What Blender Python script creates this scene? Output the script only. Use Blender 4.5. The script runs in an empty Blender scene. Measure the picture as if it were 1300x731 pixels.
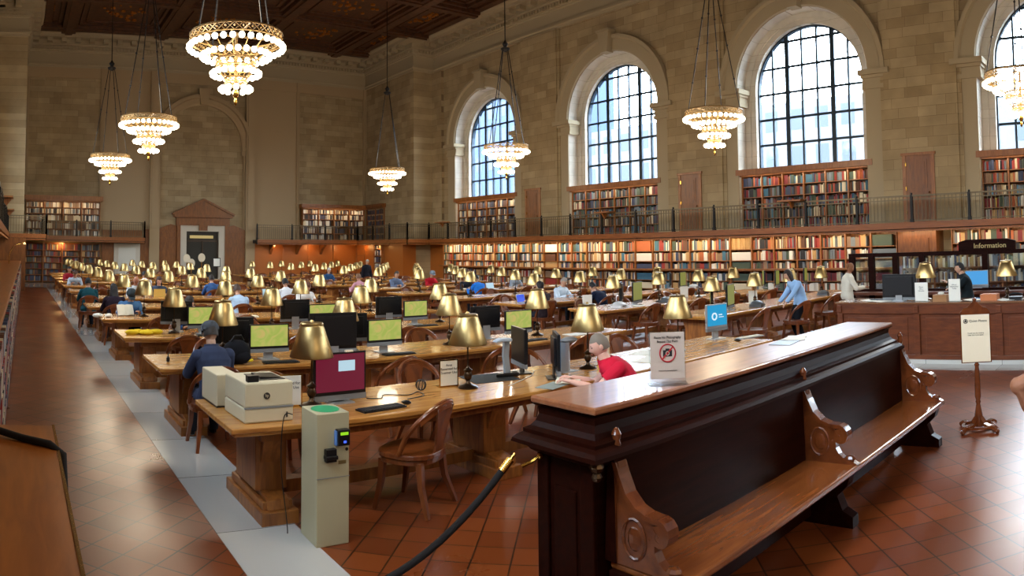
import bpy, bmesh, math, random
from mathutils import Vector, Matrix, noise
random.seed(7)
R = random.Random(11)
C = bpy.context.scene.collection
PI = math.pi

# ------------------------------------------------------------------ camera model (1300x731 frame, cylindrical)
F = 921.53; PSI = 0.6815; PIT = 0.0503; ROL = 0.0100; YC = 268.9; H = 2.08
def _basis():
    c, s = math.cos(PSI), math.sin(PSI)
    x = Vector((c, -s, 0)); z = Vector((s, c, 0)); y = Vector((0, 0, 1))
    cp, sp = math.cos(PIT), math.sin(PIT)
    y2 = cp*y - sp*z; z2 = sp*y + cp*z
    cr, sr = math.cos(ROL), math.sin(ROL)
    return cr*x - sr*y2, sr*x + cr*y2, z2
BX, BY, BZ = _basis()
def proj(P):
    d = Vector(P) - Vector((0, 0, H))
    x, y, z = d.dot(BX), d.dot(BY), d.dot(BZ)
    return 650 + F*math.atan2(x, z), YC - F*y/math.hypot(x, z)
def ray(px, py):
    u = (px-650)/F; v = (YC-py)/F
    return BX*math.sin(u) + BY*v + BZ*math.cos(u)
def at(px, py, ax, val):
    D = ray(px, py); O = Vector((0, 0, H)); i = 'xyz'.index(ax)
    return O + D*((val-O[i])/D[i])
cd = bpy.data.cameras.new('camera'); cam = bpy.data.objects.new('camera', cd); C.objects.link(cam)
cd.type = 'PANO'; cd.panorama_type = 'CENTRAL_CYLINDRICAL'
cd.central_cylindrical_radius = 1.0
cd.central_cylindrical_range_u_min = -650/F; cd.central_cylindrical_range_u_max = 650/F
cd.central_cylindrical_range_v_min = -(731-YC)/F; cd.central_cylindrical_range_v_max = YC/F
cd.clip_start = 0.05; cd.clip_end = 400
m = Matrix.Identity(4)
for i in range(3):
    m[i][0] = BX[i]; m[i][1] = BY[i]; m[i][2] = -BZ[i]
m[2][3] = H
cam.matrix_world = m
bpy.context.scene.camera = cam

# ------------------------------------------------------------------ materials
def lin(c):
    return tuple(((v/255)/12.92 if v/255 <= .04045 else ((v/255+.055)/1.055)**2.4) for v in c) + (1,)
_mc = {}
def mat(name, col, rough=.5, metal=0, spec=.5, emit=None, es=0, coat=0):
    if name in _mc: return _mc[name]
    mt = bpy.data.materials.new(name); mt.use_nodes = True
    b = mt.node_tree.nodes['Principled BSDF']
    b.inputs['Base Color'].default_value = lin(col); b.inputs['Roughness'].default_value = rough
    b.inputs['Metallic'].default_value = metal; b.inputs['Specular IOR Level'].default_value = spec
    b.inputs['Coat Weight'].default_value = coat
    if emit:
        b.inputs['Emission Color'].default_value = lin(emit); b.inputs['Emission Strength'].default_value = es
    _mc[name] = mt
    return mt
def nt(mt): return mt.node_tree.nodes, mt.node_tree.links, mt.node_tree.nodes['Principled BSDF']
def wood(name, c1, c2, rough=.35, scale=(1, 12, 12), coat=0, spec=.5):
    mt = mat(name, c1, rough, spec=spec, coat=coat); n, l, b = nt(mt)
    tc = n.new('ShaderNodeTexCoord'); mp = n.new('ShaderNodeMapping'); mp.inputs['Scale'].default_value = scale
    nz = n.new('ShaderNodeTexNoise'); nz.inputs['Scale'].default_value = 2.2; nz.inputs['Detail'].default_value = 6; nz.inputs['Distortion'].default_value = .6
    cr = n.new('ShaderNodeValToRGB'); cr.color_ramp.elements[0].color = lin(c1); cr.color_ramp.elements[1].color = lin(c2)
    cr.color_ramp.elements[0].position = .3; cr.color_ramp.elements[1].position = .7
    l.new(tc.outputs['Object'], mp.inputs[0]); l.new(mp.outputs[0], nz.inputs['Vector']); l.new(nz.outputs[0], cr.inputs[0]); l.new(cr.outputs[0], b.inputs['Base Color'])
    return mt
def stone(name, cA, cB, mort, axis, bw=.95, bh=.34):
    mt = mat(name, cA, .75, spec=.25); n, l, b = nt(mt)
    g = n.new('ShaderNodeNewGeometry'); sx = n.new('ShaderNodeSeparateXYZ'); cx = n.new('ShaderNodeCombineXYZ')
    l.new(g.outputs['Position'], sx.inputs[0])
    l.new(sx.outputs[axis], cx.inputs[0]); l.new(sx.outputs[2], cx.inputs[1])
    br = n.new('ShaderNodeTexBrick'); br.inputs['Scale'].default_value = 1
    br.inputs['Brick Width'].default_value = bw; br.inputs['Row Height'].default_value = bh
    br.inputs['Mortar Size'].default_value = .006; br.inputs['Mortar Smooth'].default_value = .3; br.inputs['Bias'].default_value = 0
    br.offset_frequency = 2; br.squash = .7; br.squash_frequency = 3
    br.inputs['Color1'].default_value = lin(cA); br.inputs['Color2'].default_value = lin(cB); br.inputs['Mortar'].default_value = lin(mort)
    l.new(cx.outputs[0], br.inputs['Vector'])
    nz = n.new('ShaderNodeTexNoise'); nz.inputs['Scale'].default_value = 1.3; nz.inputs['Detail'].default_value = 7
    l.new(g.outputs['Position'], nz.inputs['Vector'])
    mr = n.new('ShaderNodeMapRange'); mr.inputs[1].default_value = .25; mr.inputs[2].default_value = .75; mr.inputs[3].default_value = .8; mr.inputs[4].default_value = 1.15
    l.new(nz.outputs[0], mr.inputs[0])
    mx = n.new('ShaderNodeVectorMath'); mx.operation = 'SCALE'
    l.new(br.outputs['Color'], mx.inputs[0]); l.new(mr.outputs[0], mx.inputs['Scale']); l.new(mx.outputs[0], b.inputs['Base Color'])
    return mt
M = {}
SA, SB, SM = (172, 152, 118), (150, 129, 96), (122, 102, 76)
M['stoneY'] = stone('limestone_blocks_side', SA, SB, SM, 1)
M['stoneX'] = stone('limestone_blocks_end', SA, SB, SM, 0)
M['stone'] = mat('limestone_plain', (166, 143, 110), .7, spec=.25)
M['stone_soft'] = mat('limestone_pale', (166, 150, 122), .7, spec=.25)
M['daylit_reveal'] = stone('daylit_reveal_stone', (212, 206, 194), (202, 194, 180), (170, 160, 142), 2, .6, 3)  # same limestone made paler: window daylight painted into the reveal colour
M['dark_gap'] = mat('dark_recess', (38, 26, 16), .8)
M['oak'] = wood('golden_oak', (158, 98, 42), (200, 142, 70), .26, (1.2, 9, 9), coat=.25)
M['oakleg'] = wood('carved_oak', (112, 62, 24), (156, 96, 42), .35, (9, 9, 1.5))
M['chair'] = wood('chair_wood', (86, 38, 13), (130, 68, 28), .3, (6, 6, 2), coat=.3)
M['panel'] = wood('wainscot_wood', (104, 58, 20), (138, 82, 32), .4, (7, 7, 1.2))
M['case'] = wood('bookcase_wood', (126, 74, 32), (160, 100, 46), .4, (7, 7, 1.2))
M['fascia'] = wood('gallery_fascia_wood', (122, 66, 26), (150, 88, 38), .35, (8, 1, 8))
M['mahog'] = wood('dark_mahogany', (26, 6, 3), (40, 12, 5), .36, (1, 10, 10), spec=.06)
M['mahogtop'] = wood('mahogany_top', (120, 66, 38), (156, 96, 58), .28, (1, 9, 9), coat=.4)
M['bench'] = wood('bench_seat_wood', (104, 52, 22), (140, 78, 36), .25, (.8, 10, 5), coat=.4)
M['benchdark'] = wood('bench_carved_wood', (78, 34, 14), (112, 56, 24), .25, (4, 4, 4), coat=.4)
M['desk'] = wood('service_desk_wood', (80, 36, 14), (108, 54, 24), .35, (1, 2, 9))
M['counter'] = wood('low_counter_wood', (140, 76, 26), (170, 100, 40), .3, (8, 1, 8), coat=.3)
M['ceilwood'] = wood('ceiling_wood', (52, 28, 14), (92, 54, 26), .5, (2, 2, 2))
M['gold'] = mat('gilded_carving', (190, 128, 50), .4, .8)
M['gold'].node_tree.nodes['Principled BSDF'].inputs['Base Color'].default_value = lin((176, 112, 42))
M['brass'] = mat('brushed_brass', (168, 142, 94), .3, 1)
_b = M['brass'].node_tree.nodes['Principled BSDF']; _b.inputs['Anisotropic'].default_value = .75
_t = M['brass'].node_tree.nodes.new('ShaderNodeTangent'); _t.direction_type = 'RADIAL'; _t.axis = 'Z'; M['brass'].node_tree.links.new(_t.outputs[0], _b.inputs['Tangent'])
M['bronze'] = mat('dark_bronze', (70, 52, 36), .32, .9)
M['iron'] = mat('dark_iron', (30, 28, 28), .45, .6)
M['railing'] = mat('railing_iron', (104, 90, 66), .4, .5)
M['steel'] = mat('window_steel', (36, 52, 66), .5, .3)
M['black'] = mat('black_plastic', (14, 14, 17), .35)
M['grey'] = mat('grey_plastic', (120, 122, 124), .4)
M['silver'] = mat('silver_plastic', (168, 170, 172), .3, .5)
M['white'] = mat('white_plastic', (200, 188, 158), .45)
M['kiosk'] = mat('cream_steel', (176, 166, 134), .4)
M['paper'] = mat('white_paper', (226, 222, 210), .8)
M['cream'] = mat('cream_card', (222, 206, 178), .7)
M['ink'] = mat('printed_ink', (36, 32, 32), .7)
M['red'] = mat('red_ink', (176, 30, 36), .6)
M['marble'] = mat('pale_marble', (158, 158, 156), .16, coat=.3)
def _slabs():
    n, l, b = nt(M['marble']); g = n.new('ShaderNodeNewGeometry'); br = n.new('ShaderNodeTexBrick'); br.offset = 0
    br.inputs['Scale'].default_value = 1; br.inputs['Brick Width'].default_value = 3; br.inputs['Row Height'].default_value = 1.3; br.inputs['Mortar Size'].default_value = .004
    br.inputs['Color1'].default_value = lin((196, 192, 184)); br.inputs['Color2'].default_value = lin((172, 170, 166)); br.inputs['Mortar'].default_value = lin((90, 88, 84))
    l.new(g.outputs['Position'], br.inputs['Vector']); l.new(br.outputs['Color'], b.inputs['Base Color'])
_slabs()
M['doorstone'] = mat('pale_door_stone', (196, 186, 168), .6)
M['velvet'] = mat('black_velvet', (18, 10, 8), .9)
M['brassfit'] = mat('polished_brass', (206, 160, 74), .2, 1)
M['green'] = mat('green_sticker', (34, 150, 96), .6)
def emis(name, col, s):
    mt = mat(name, (0, 0, 0), .6, emit=col, es=s)
    mt.cycles.emission_sampling = 'NONE'
    return mt
M['bulb'] = emis('lit_bulb', (255, 240, 208), 14.0)
M['fixture'] = emis('lit_tube', (255, 200, 130), 3.0)
M['cyan'] = emis('cyan_screen', (20, 158, 212), .9)
M['bluescr'] = emis('blue_screen', (70, 160, 226), .95)
M['maroon'] = emis('maroon_screen', (108, 14, 44), .9)
M['dialog'] = emis('white_dialog', (190, 222, 236), .9)
M['led'] = emis('green_led', (150, 220, 30), 1.0)
M['ledb'] = emis('blue_led', (60, 90, 255), 2.0)
def wallpaper():
    mt = emis('green_wallpaper_screen', (180, 186, 96), .85); n, l, b = nt(mt)
    tc = n.new('ShaderNodeTexCoord'); nz = n.new('ShaderNodeTexNoise'); nz.inputs['Scale'].default_value = 5; nz.inputs['Distortion'].default_value = 2; nz.inputs['Detail'].default_value = 1
    cr = n.new('ShaderNodeValToRGB')
    e = cr.color_ramp.elements; e[0].color = lin((170, 186, 84)); e[0].position = .38; e[1].color = lin((206, 184, 104)); e[1].position = .66
    x = e.new(.5); x.color = lin((186, 190, 96))
    l.new(tc.outputs['Object'], nz.inputs['Vector']); l.new(nz.outputs[0], cr.inputs[0]); l.new(cr.outputs[0], b.inputs['Emission Color'])
    return mt
M['wallpaper'] = wallpaper(); M['olive'] = emis('olive_screen', (140, 140, 62), .8)
def floor_mat():
    mt = mat('terracotta_tiles', (150, 84, 44), .22, spec=.5); n, l, b = nt(mt)
    g = n.new('ShaderNodeNewGeometry'); mp = n.new('ShaderNodeMapping'); mp.inputs['Rotation'].default_value = (0, 0, PI/4)
    br = n.new('ShaderNodeTexBrick'); br.offset = 0; br.inputs['Scale'].default_value = 1
    br.inputs['Brick Width'].default_value = .27; br.inputs['Row Height'].default_value = .27; br.inputs['Mortar Size'].default_value = .006
    br.inputs['Color1'].default_value = lin((132, 64, 26)); br.inputs['Color2'].default_value = lin((104, 46, 18)); br.inputs['Mortar'].default_value = lin((44, 24, 14))
    l.new(g.outputs['Position'], mp.inputs[0]); l.new(mp.outputs[0], br.inputs['Vector'])
    nz = n.new('ShaderNodeTexNoise'); nz.inputs['Scale'].default_value = .9; nz.inputs['Detail'].default_value = 5
    l.new(g.outputs['Position'], nz.inputs['Vector'])
    mr = n.new('ShaderNodeMapRange'); mr.inputs[1].default_value = .3; mr.inputs[2].default_value = .7; mr.inputs[3].default_value = .27; mr.inputs[4].default_value = .36
    l.new(nz.outputs[0], mr.inputs[0]); l.new(mr.outputs[0], b.inputs['Roughness'])
    bp = n.new('ShaderNodeBump'); bp.inputs['Strength'].default_value = .12; bp.inputs['Distance'].default_value = .004
    n2 = n.new('ShaderNodeTexNoise'); n2.inputs['Scale'].default_value = 6; l.new(g.outputs['Position'], n2.inputs['Vector'])
    l.new(n2.outputs[0], bp.inputs['Height']); l.new(bp.outputs[0], b.inputs['Normal'])
    l.new(br.outputs['Color'], b.inputs['Base Color'])
    return mt
M['floor'] = floor_mat()
def glass(name, tint=(1, 1, 1, 1), refl=.06):
    mt = bpy.data.materials.new(name); mt.use_nodes = True; n = mt.node_tree.nodes; l = mt.node_tree.links; n.clear()
    o = n.new('ShaderNodeOutputMaterial'); t = n.new('ShaderNodeBsdfTransparent'); t.inputs[0].default_value = tint
    g = n.new('ShaderNodeBsdfGlossy'); g.inputs['Roughness'].default_value = .05; mx = n.new('ShaderNodeMixShader'); mx.inputs[0].default_value = refl
    l.new(t.outputs[0], mx.inputs[1]); l.new(g.outputs[0], mx.inputs[2]); l.new(mx.outputs[0], o.inputs[0])
    return mt
M['glass'] = glass('window_glass', (.9, .96, 1, 1), .03)
M['case_glass'] = glass('enclosure_glass', (.86, .92, .96, 1), .14)
M['acrylic'] = glass('clear_acrylic', (.92, .94, .95, 1), .1)

# ------------------------------------------------------------------ mesh building
class MB:
    def __init__(s): s.v = []; s.f = []; s.m = []; s.mi = 0
    def add(s, vs, fs):
        o = len(s.v); s.v += [tuple(p) for p in vs]; s.f += [tuple(i+o for i in f) for f in fs]; s.m += [s.mi]*len(fs); return s
    def use(s, i): s.mi = i; return s
    def box(s, x0, x1, y0, y1, z0, z1, rz=0, c=None):
        vs = [(x, y, z) for z in (z0, z1) for y in (y0, y1) for x in (x0, x1)]
        if rz:
            cx, cy = c or ((x0+x1)/2, (y0+y1)/2); a, b = math.cos(rz), math.sin(rz)
            vs = [(cx+(x-cx)*a-(y-cy)*b, cy+(x-cx)*b+(y-cy)*a, z) for x, y, z in vs]
        return s.add(vs, [(0, 2, 3, 1), (4, 5, 7, 6), (0, 1, 5, 4), (2, 6, 7, 3), (0, 4, 6, 2), (1, 3, 7, 5)])
    def lathe(s, prof, n=16, c=(0, 0, 0), cap=True, flat=False):
        vs = []; k = len(prof)
        for i in range(n):
            a = 2*PI*i/n
            for r, z in prof: vs.append((c[0]+r*math.cos(a), c[1]+r*math.sin(a), c[2]+z))
        fs = []
        for i in range(n):
            j = (i+1) % n
            for q in range(k-1): fs.append((i*k+q, j*k+q, j*k+q+1, i*k+q+1))
        if cap:
            if prof[0][0] > 1e-5: fs.append(tuple(i*k for i in range(n))[::-1])
            if prof[-1][0] > 1e-5: fs.append(tuple(i*k+k-1 for i in range(n)))
        return s.add(vs, fs)
    def tube(s, pts, r, n=8, closed=False, rs=None, sq=None):
        pts = [Vector(p) for p in pts]; N = len(pts); vs = []; up = None
        for i, p in enumerate(pts):
            if closed: t = (pts[(i+1) % N]-pts[i-1])
            else: t = (pts[min(i+1, N-1)]-pts[max(i-1, 0)])
            t = t.normalized() if t.length > 1e-9 else Vector((0, 0, 1))
            if up is None:
                a = Vector((0, 0, 1)) if abs(t.z) < .9 else Vector((1, 0, 0)); up = (a-t*a.dot(t)).normalized()
            else:
                up = up - t*up.dot(t); up = up.normalized() if up.length > 1e-6 else t.orthogonal().normalized()
            sd = t.cross(up); rr = rs[i] if rs else r
            for k in range(n):
                a = 2*PI*(k+.5)/n
                if sq: vs.append(p + up*(sq[1]*(1 if math.cos(a) > 0 else -1)*(rs[i] if rs else 1)) + sd*(sq[0]*(1 if math.sin(a) > 0 else -1)*(rs[i] if rs else 1)))
                else: vs.append(p + up*math.cos(a)*rr + sd*math.sin(a)*rr)
        fs = []
        for i in range(N if closed else N-1):
            j = (i+1) % N
            for k in range(n):
                q = (k+1) % n; fs.append((i*n+k, i*n+q, j*n+q, j*n+k))
        if not closed: fs += [tuple(range(n))[::-1], tuple((N-1)*n+k for k in range(n))]
        return s.add(vs, fs)
    def sqtube(s, pts, w, h, rs=None): return s.tube(pts, 1, 4, sq=(w/2, h/2), rs=rs)
    def prism(s, poly, d0, d1, ax='y'):
        # poly in the two other axes (x,z for y ; y,z for x ; x,y for z), convex or star-ish ngon
        def P(a, b, d): return {'y': (a, d, b), 'x': (d, a, b), 'z': (a, b, d)}[ax]
        n = len(poly); vs = [P(a, b, d0) for a, b in poly]+[P(a, b, d1) for a, b in poly]
        return s.add(vs, [tuple(range(n)), tuple(range(n, 2*n))[::-1]]+[(i, n+i, n+(i+1) % n, (i+1) % n) for i in range(n)])
    def ball(s, c, r, n=10, sc=(1, 1, 1)):
        k = n//2; prof = [(max(r*math.sin(PI*i/k), 0), -r*math.cos(PI*i/k)) for i in range(k+1)]
        o = len(s.v); s.lathe(prof, n, (0, 0, 0), cap=False)
        for i in range(o, len(s.v)):
            x, y, z = s.v[i]; s.v[i] = (c[0]+x*sc[0], c[1]+y*sc[1], c[2]+z*sc[2])
        return s
    def mesh(s, name, mats, smooth=False, doubles=True):
        me = bpy.data.meshes.new(name); me.from_pydata(s.v, [], s.f)
        mats = mats if isinstance(mats, (list, tuple)) else [mats]
        for x in mats: me.materials.append(x)
        me.polygons.foreach_set('material_index', s.m)
        if doubles or len(s.f) < 4000:
            bm = bmesh.new(); bm.from_mesh(me)
            bmesh.ops.recalc_face_normals(bm, faces=bm.faces); bm.to_mesh(me); bm.free()
        if smooth: shade(me, smooth if isinstance(smooth, float) else .7)
        me.update(); return me
    def build(s, name, mats, parent=None, smooth=False, bevel=0, loc=None, rz=0):
        o = bpy.data.objects.new(name, s.mesh(name, mats, smooth)); C.objects.link(o)
        if parent is not None: o.parent = parent
        if loc is not None: o.location = loc
        if rz: o.rotation_euler = (0, 0, rz)
        if bevel:
            b = o.modifiers.new('bevel', 'BEVEL'); b.width = bevel; b.segments = 2; b.limit_method = 'ANGLE'
        return o
def shade(me, ang=.7):
    me.polygons.foreach_set('use_smooth', [True]*len(me.polygons))
    try: me.set_sharp_from_angle(angle=ang)
    except Exception: pass
def tag(o, label, cat, group=None, kind=None):
    o['label'] = label; o['category'] = cat
    if group: o['group'] = group
    if kind: o['kind'] = kind
    return o
def thing(name, label, cat, loc=(0, 0, 0), rz=0, group=None):
    o = bpy.data.objects.new(name, None); C.objects.link(o); o.location = loc; o.rotation_euler = (0, 0, rz)
    o.empty_display_size = .1
    return tag(o, label, cat, group)
def struct(o):
    o['kind'] = 'structure'; return o
KIDS = {}
def dup(root, loc, rz=0, label=None, group=None, extra=None):
    r = root.copy(); C.objects.link(r); r.location = loc; r.rotation_euler = (0, 0, rz)
    if label: r['label'] = label
    if group: r['group'] = group
    for ch in root.children:
        c = ch.copy(); C.objects.link(c); c.parent = r
        for g in ch.children:
            d = g.copy(); C.objects.link(d); d.parent = c
    return r
ORD = ['first', 'second', 'third', 'fourth', 'fifth', 'sixth', 'seventh', 'eighth', 'ninth', 'tenth', 'eleventh', 'twelfth', 'thirteenth', 'fourteenth', 'fifteenth', 'sixteenth', 'seventeenth', 'eighteenth', 'nineteenth', 'twentieth'] + ['%dth' % i for i in range(21, 80)]
def font_mesh(name, text, size, material, parent, loc, rot, align='CENTER', ext=.001, sx=1):
    cu = bpy.data.curves.new(name, 'FONT'); cu.body = text; cu.size = size; cu.align_x = align; cu.align_y = 'CENTER'; cu.extrude = ext; cu.resolution_u = 2; cu.space_line = 1.05
    t = bpy.data.objects.new(name, cu); C.objects.link(t)
    dg = bpy.context.evaluated_depsgraph_get()
    me = bpy.data.meshes.new_from_object(t.evaluated_get(dg)); bpy.data.objects.remove(t)
    me.materials.clear(); me.materials.append(material)
    o = bpy.data.objects.new(name, me); C.objects.link(o); o.parent = parent; o.location = loc; o.rotation_euler = rot; o.scale = (sx, 1, 1)
    return o

# ------------------------------------------------------------------ room
XL, XR_, YB, YE, YP = -1.5, 22.8, -7.5, 41.2, 35.2
XPL, XPR = .3, 21.4
ZC = 14.3
WY = [30.4, 21.28, 12.12, 2.97, -6.2]
HW1, HW2, HW3 = 2.65, 2.42, 2.2
ZS, ZSILL = 7.9, 4.86
def arch_wall(name, X, sgn, mt, mats):
    """wall plane at X, openings at WY, reveals going outward in direction sgn"""
    b = MB(); rv = MB(); y0, y1 = -9.5, YP
    def q(a, bb, z0, z1): b.add([(X, a, z0), (X, bb, z0), (X, bb, z1), (X, a, z1)], [(0, 1, 2, 3)])
    ys = sorted(WY); prev = y0
    zlo = 2.55; NS = 20
    for w in ys:
        a, c = w-HW1, w+HW1
        q(prev, a, 0, ZC); q(a, c, 0, zlo)
        pts = [(w-HW1*math.cos(PI*i/NS), ZS+HW1*math.sin(PI*i/NS)) for i in range(NS+1)]
        for i in range(NS):
            (ya, za), (yb, zb) = pts[i], pts[i+1]
            b.add([(X, ya, za), (X, yb, zb), (X, yb, ZC), (X, ya, ZC)], [(0, 1, 2, 3)])
        prev = c
        def outline(r, zb): return [(w-r, zb)]+[(w-r*math.cos(PI*i/NS), ZS+r*math.sin(PI*i/NS)) for i in range(NS+1)]+[(w+r, zb)]
        steps = [(HW1, X, zlo), (HW1, X+sgn*.55, zlo), (HW2, X+sgn*.55, zlo), (HW2, X+sgn*.6, zlo), (HW3, X+sgn*.6, zlo), (HW3, X+sgn*.95, zlo)]
        for (r0, xa, za), (r1, xb, zb_) in zip(steps, steps[1:]):
            A, B = outline(r0, za), outline(r1, zb_)
            for i in range(len(A)-1):
                rv.add([(xa, A[i][0], A[i][1]), (xa, A[i+1][0], A[i+1][1]), (xb, B[i+1][0], B[i+1][1]), (xb, B[i][0], B[i][1])], [(0, 1, 2, 3)])
        b.add([(X, a, zlo), (X, c, zlo), (X+sgn*.95, c, zlo), (X+sgn*.95, a, zlo)], [(0, 1, 2, 3)])
        # closing wall behind the bookcase below the sill
        xb = X+sgn*.9
        b.add([(xb, w-HW1, zlo), (xb, w+HW1, zlo), (xb, w+HW1, ZSILL-.05), (xb, w-HW1, ZSILL-.05)], [(0, 1, 2, 3)])
    q(prev, y1, 0, ZC)
    rv.build('trim_reveals', M['daylit_reveal'], None)['kind'] = 'structure'
    return struct(b.build(name, mats))
arch_wall('wall_right', XR_, 1, None, M['stoneY'])
arch_wall('wall_left', XL, -1, None, M['stoneY'])
b = MB(); b.box(XPR, XR_+.2, YP, YE+.3, 0, ZC); struct(b.build('wall_right_pier', M['stoneY']))
b = MB(); b.box(XL-.2, XPL, YP, YE+.3, 0, ZC); struct(b.build('wall_left_pier', M['stoneY']))
b = MB(); b.box(XR_, XR_+.9, YP-.3, YP+.3, 0, ZC)
b = MB(); b.box(XPL-.1, XPR+.1, YE, YE+.3, 0, ZC); struct(b.build('wall_end', M['stoneX']))
b = MB(); b.box(XL-.2, XR_+.2, YB-2.2, YB-2, 0, ZC); struct(b.build('wall_back', M['stoneX']))
# floor
b = MB(); b.box(XL-.2, XR_+.2, YB-2.2, YE+.3, -.2, 0); struct(b.build('floor', M['floor']))
b = MB(); b.box(1.49, 2.1, YB, 36.2, -.05, .004); b.box(XPL, XPR, 36.2, YE-.1, -.05, .004); b.box(11.05, 11.6, YB, 6.2, -.05, .004)
struct(b.build('floor_marble_strip', M['marble']))
# ceiling: coffers
b = MB(); b.use(0).box(XL-.2, XR_+.2, YB-2.2, YE+.3, ZC, ZC+.3)
Xs = [XL+.9, 2.6, 7.9, 13.4, 18.7, XR_-.9]; Ys = [YB-2+i*4.9 for i in range(11)]
def beam(x0, x1, y0, y1, d): b.box(x0, x1, y0, y1, ZC-d, ZC+.01)
for x in Xs[1:-1]: beam(x-.4, x+.4, YB-2, YE-.95, .3); beam(x-.2, x+.2, YB-2, YE-.95, .38)
for y in Ys:
    if y < YE-1: beam(XL+.95, XR_-.95, y-.35, y+.35, .28); beam(XL+.95, XR_-.95, y-.17, y+.17, .36)
beam(XPL+.9, XPR-.9, YE-1.35, YE-.9, .12); beam(XPL+.9, XPL+1.3, YP-.9, YE-.9, .12); beam(XPR-1.3, XPR-.9, YP-.9, YE-.9, .12)
beam(XL+.9, XL+1.3, YB-2, YP-.9, .12); beam(XR_-1.3, XR_-.9, YB-2, YP-.9, .12)
xsn = [XL+1.3]+Xs[1:-1]+[XR_-1.3]; rr = random.Random(3)
for i in range(len(xsn)-1):
    for j in range(len(Ys)-1):
        xa, xb, ya, yb = xsn[i]+.5, xsn[i+1]-.5, Ys[j]+.45, Ys[j+1]-.45
        if yb > YE-1.4: yb = YE-1.4
        for k, (o_, d) in enumerate(((0, .16), (.32, .09))):
            b.use(0)
            b.box(xa+o_, xb-o_, ya+o_, ya+o_+.14, ZC-d, ZC); b.box(xa+o_, xb-o_, yb-o_-.14, yb-o_, ZC-d, ZC)
            b.box(xa+o_, xa+o_+.14, ya+o_, yb-o_, ZC-d, ZC); b.box(xb-o_-.14, xb-o_, ya+o_, yb-o_, ZC-d, ZC)
        cx, cy = (xa+xb)/2, (ya+yb)/2
        b.use(1)
        for k in range(26):
            a = rr.random()*2*PI; q = rr.uniform(.2, .95)
            b.ball((cx+q*math.cos(a)*(xb-xa)*.33, cy+q*math.sin(a)*(yb-ya)*.33, ZC-.03), rr.uniform(.06, .17), 6, (1, 1, .5))
struct(b.build('ceiling', [M['ceilwood'], M['gold']]))
# cornice swept along the wall path
path = [(XL, YB-2), (XL, YP), (XPL, YP), (XPL, YE), (XPR, YE), (XPR, YP), (XR_, YP), (XR_, YB-2)]
def inward(i):
    """mitre offset directions"""
    def nrm(a, b_):
        d = Vector((b_[0]-a[0], b_[1]-a[1])).normalized(); return Vector((d.y, -d.x))
    n1 = nrm(path[i-1], path[i]) if i > 0 else None; n2 = nrm(path[i], path[i+1]) if i < len(path)-1 else None
    if n1 is None: return n2
    if n2 is None: return n1
    return n1+n2
offs = [inward(i) for i in range(len(path))]
prof = [(0, 12.3), (.08, 12.3), (.08, 12.42), (.14, 12.46), (.14, 12.55), (.03, 12.58), (.03, 13.2), (.1, 13.24), (.1, 13.3), (.16, 13.32), (.16, 13.5), (.3, 13.54), (.3, 13.62), (.26, 13.64), (.26, 13.86), (.72, 13.9), (.74, 14.05), (.84, 14.12), (.9, 14.3), (0, 14.3)]
b = MB(); vs = []
for (x, y), o_ in zip(path, offs):
    for d, z in prof: vs.append((x+o_.x*d, y+o_.y*d, z))
k = len(prof); fs = []
for i in range(len(path)-1):
    for q in range(k-1): fs.append((i*k+q, (i+1)*k+q, (i+1)*k+q+1, i*k+q+1))
b.add(vs, fs)
for i in range(len(path)-1):
    (x0, y0), (x1, y1) = path[i], path[i+1]; d = Vector((x1-x0, y1-y0)); L_ = d.length; d.normalize(); nn = Vector((d.y, -d.x)); rz = math.atan2(d.y, d.x)
    t = -.0
    def blk(t, w, o0, o1, z0, z1):
        c = Vector((x0, y0))+d*t+nn*((o0+o1)/2)
        b.box(c.x-w/2, c.x+w/2, c.y-(o1-o0)/2, c.y+(o1-o0)/2, z0, z1, rz)
    e0 = .2 if i else 0
    t = e0
    while t < L_-.1: blk(t, .1, .16, .26, 13.34, 13.5); t += .2
    t = e0+.3
    while t < L_-.2: blk(t, .3, .26, .66, 13.66, 13.88); t += .8
struct(b.build('trim_1', M['stone_soft']))
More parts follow.
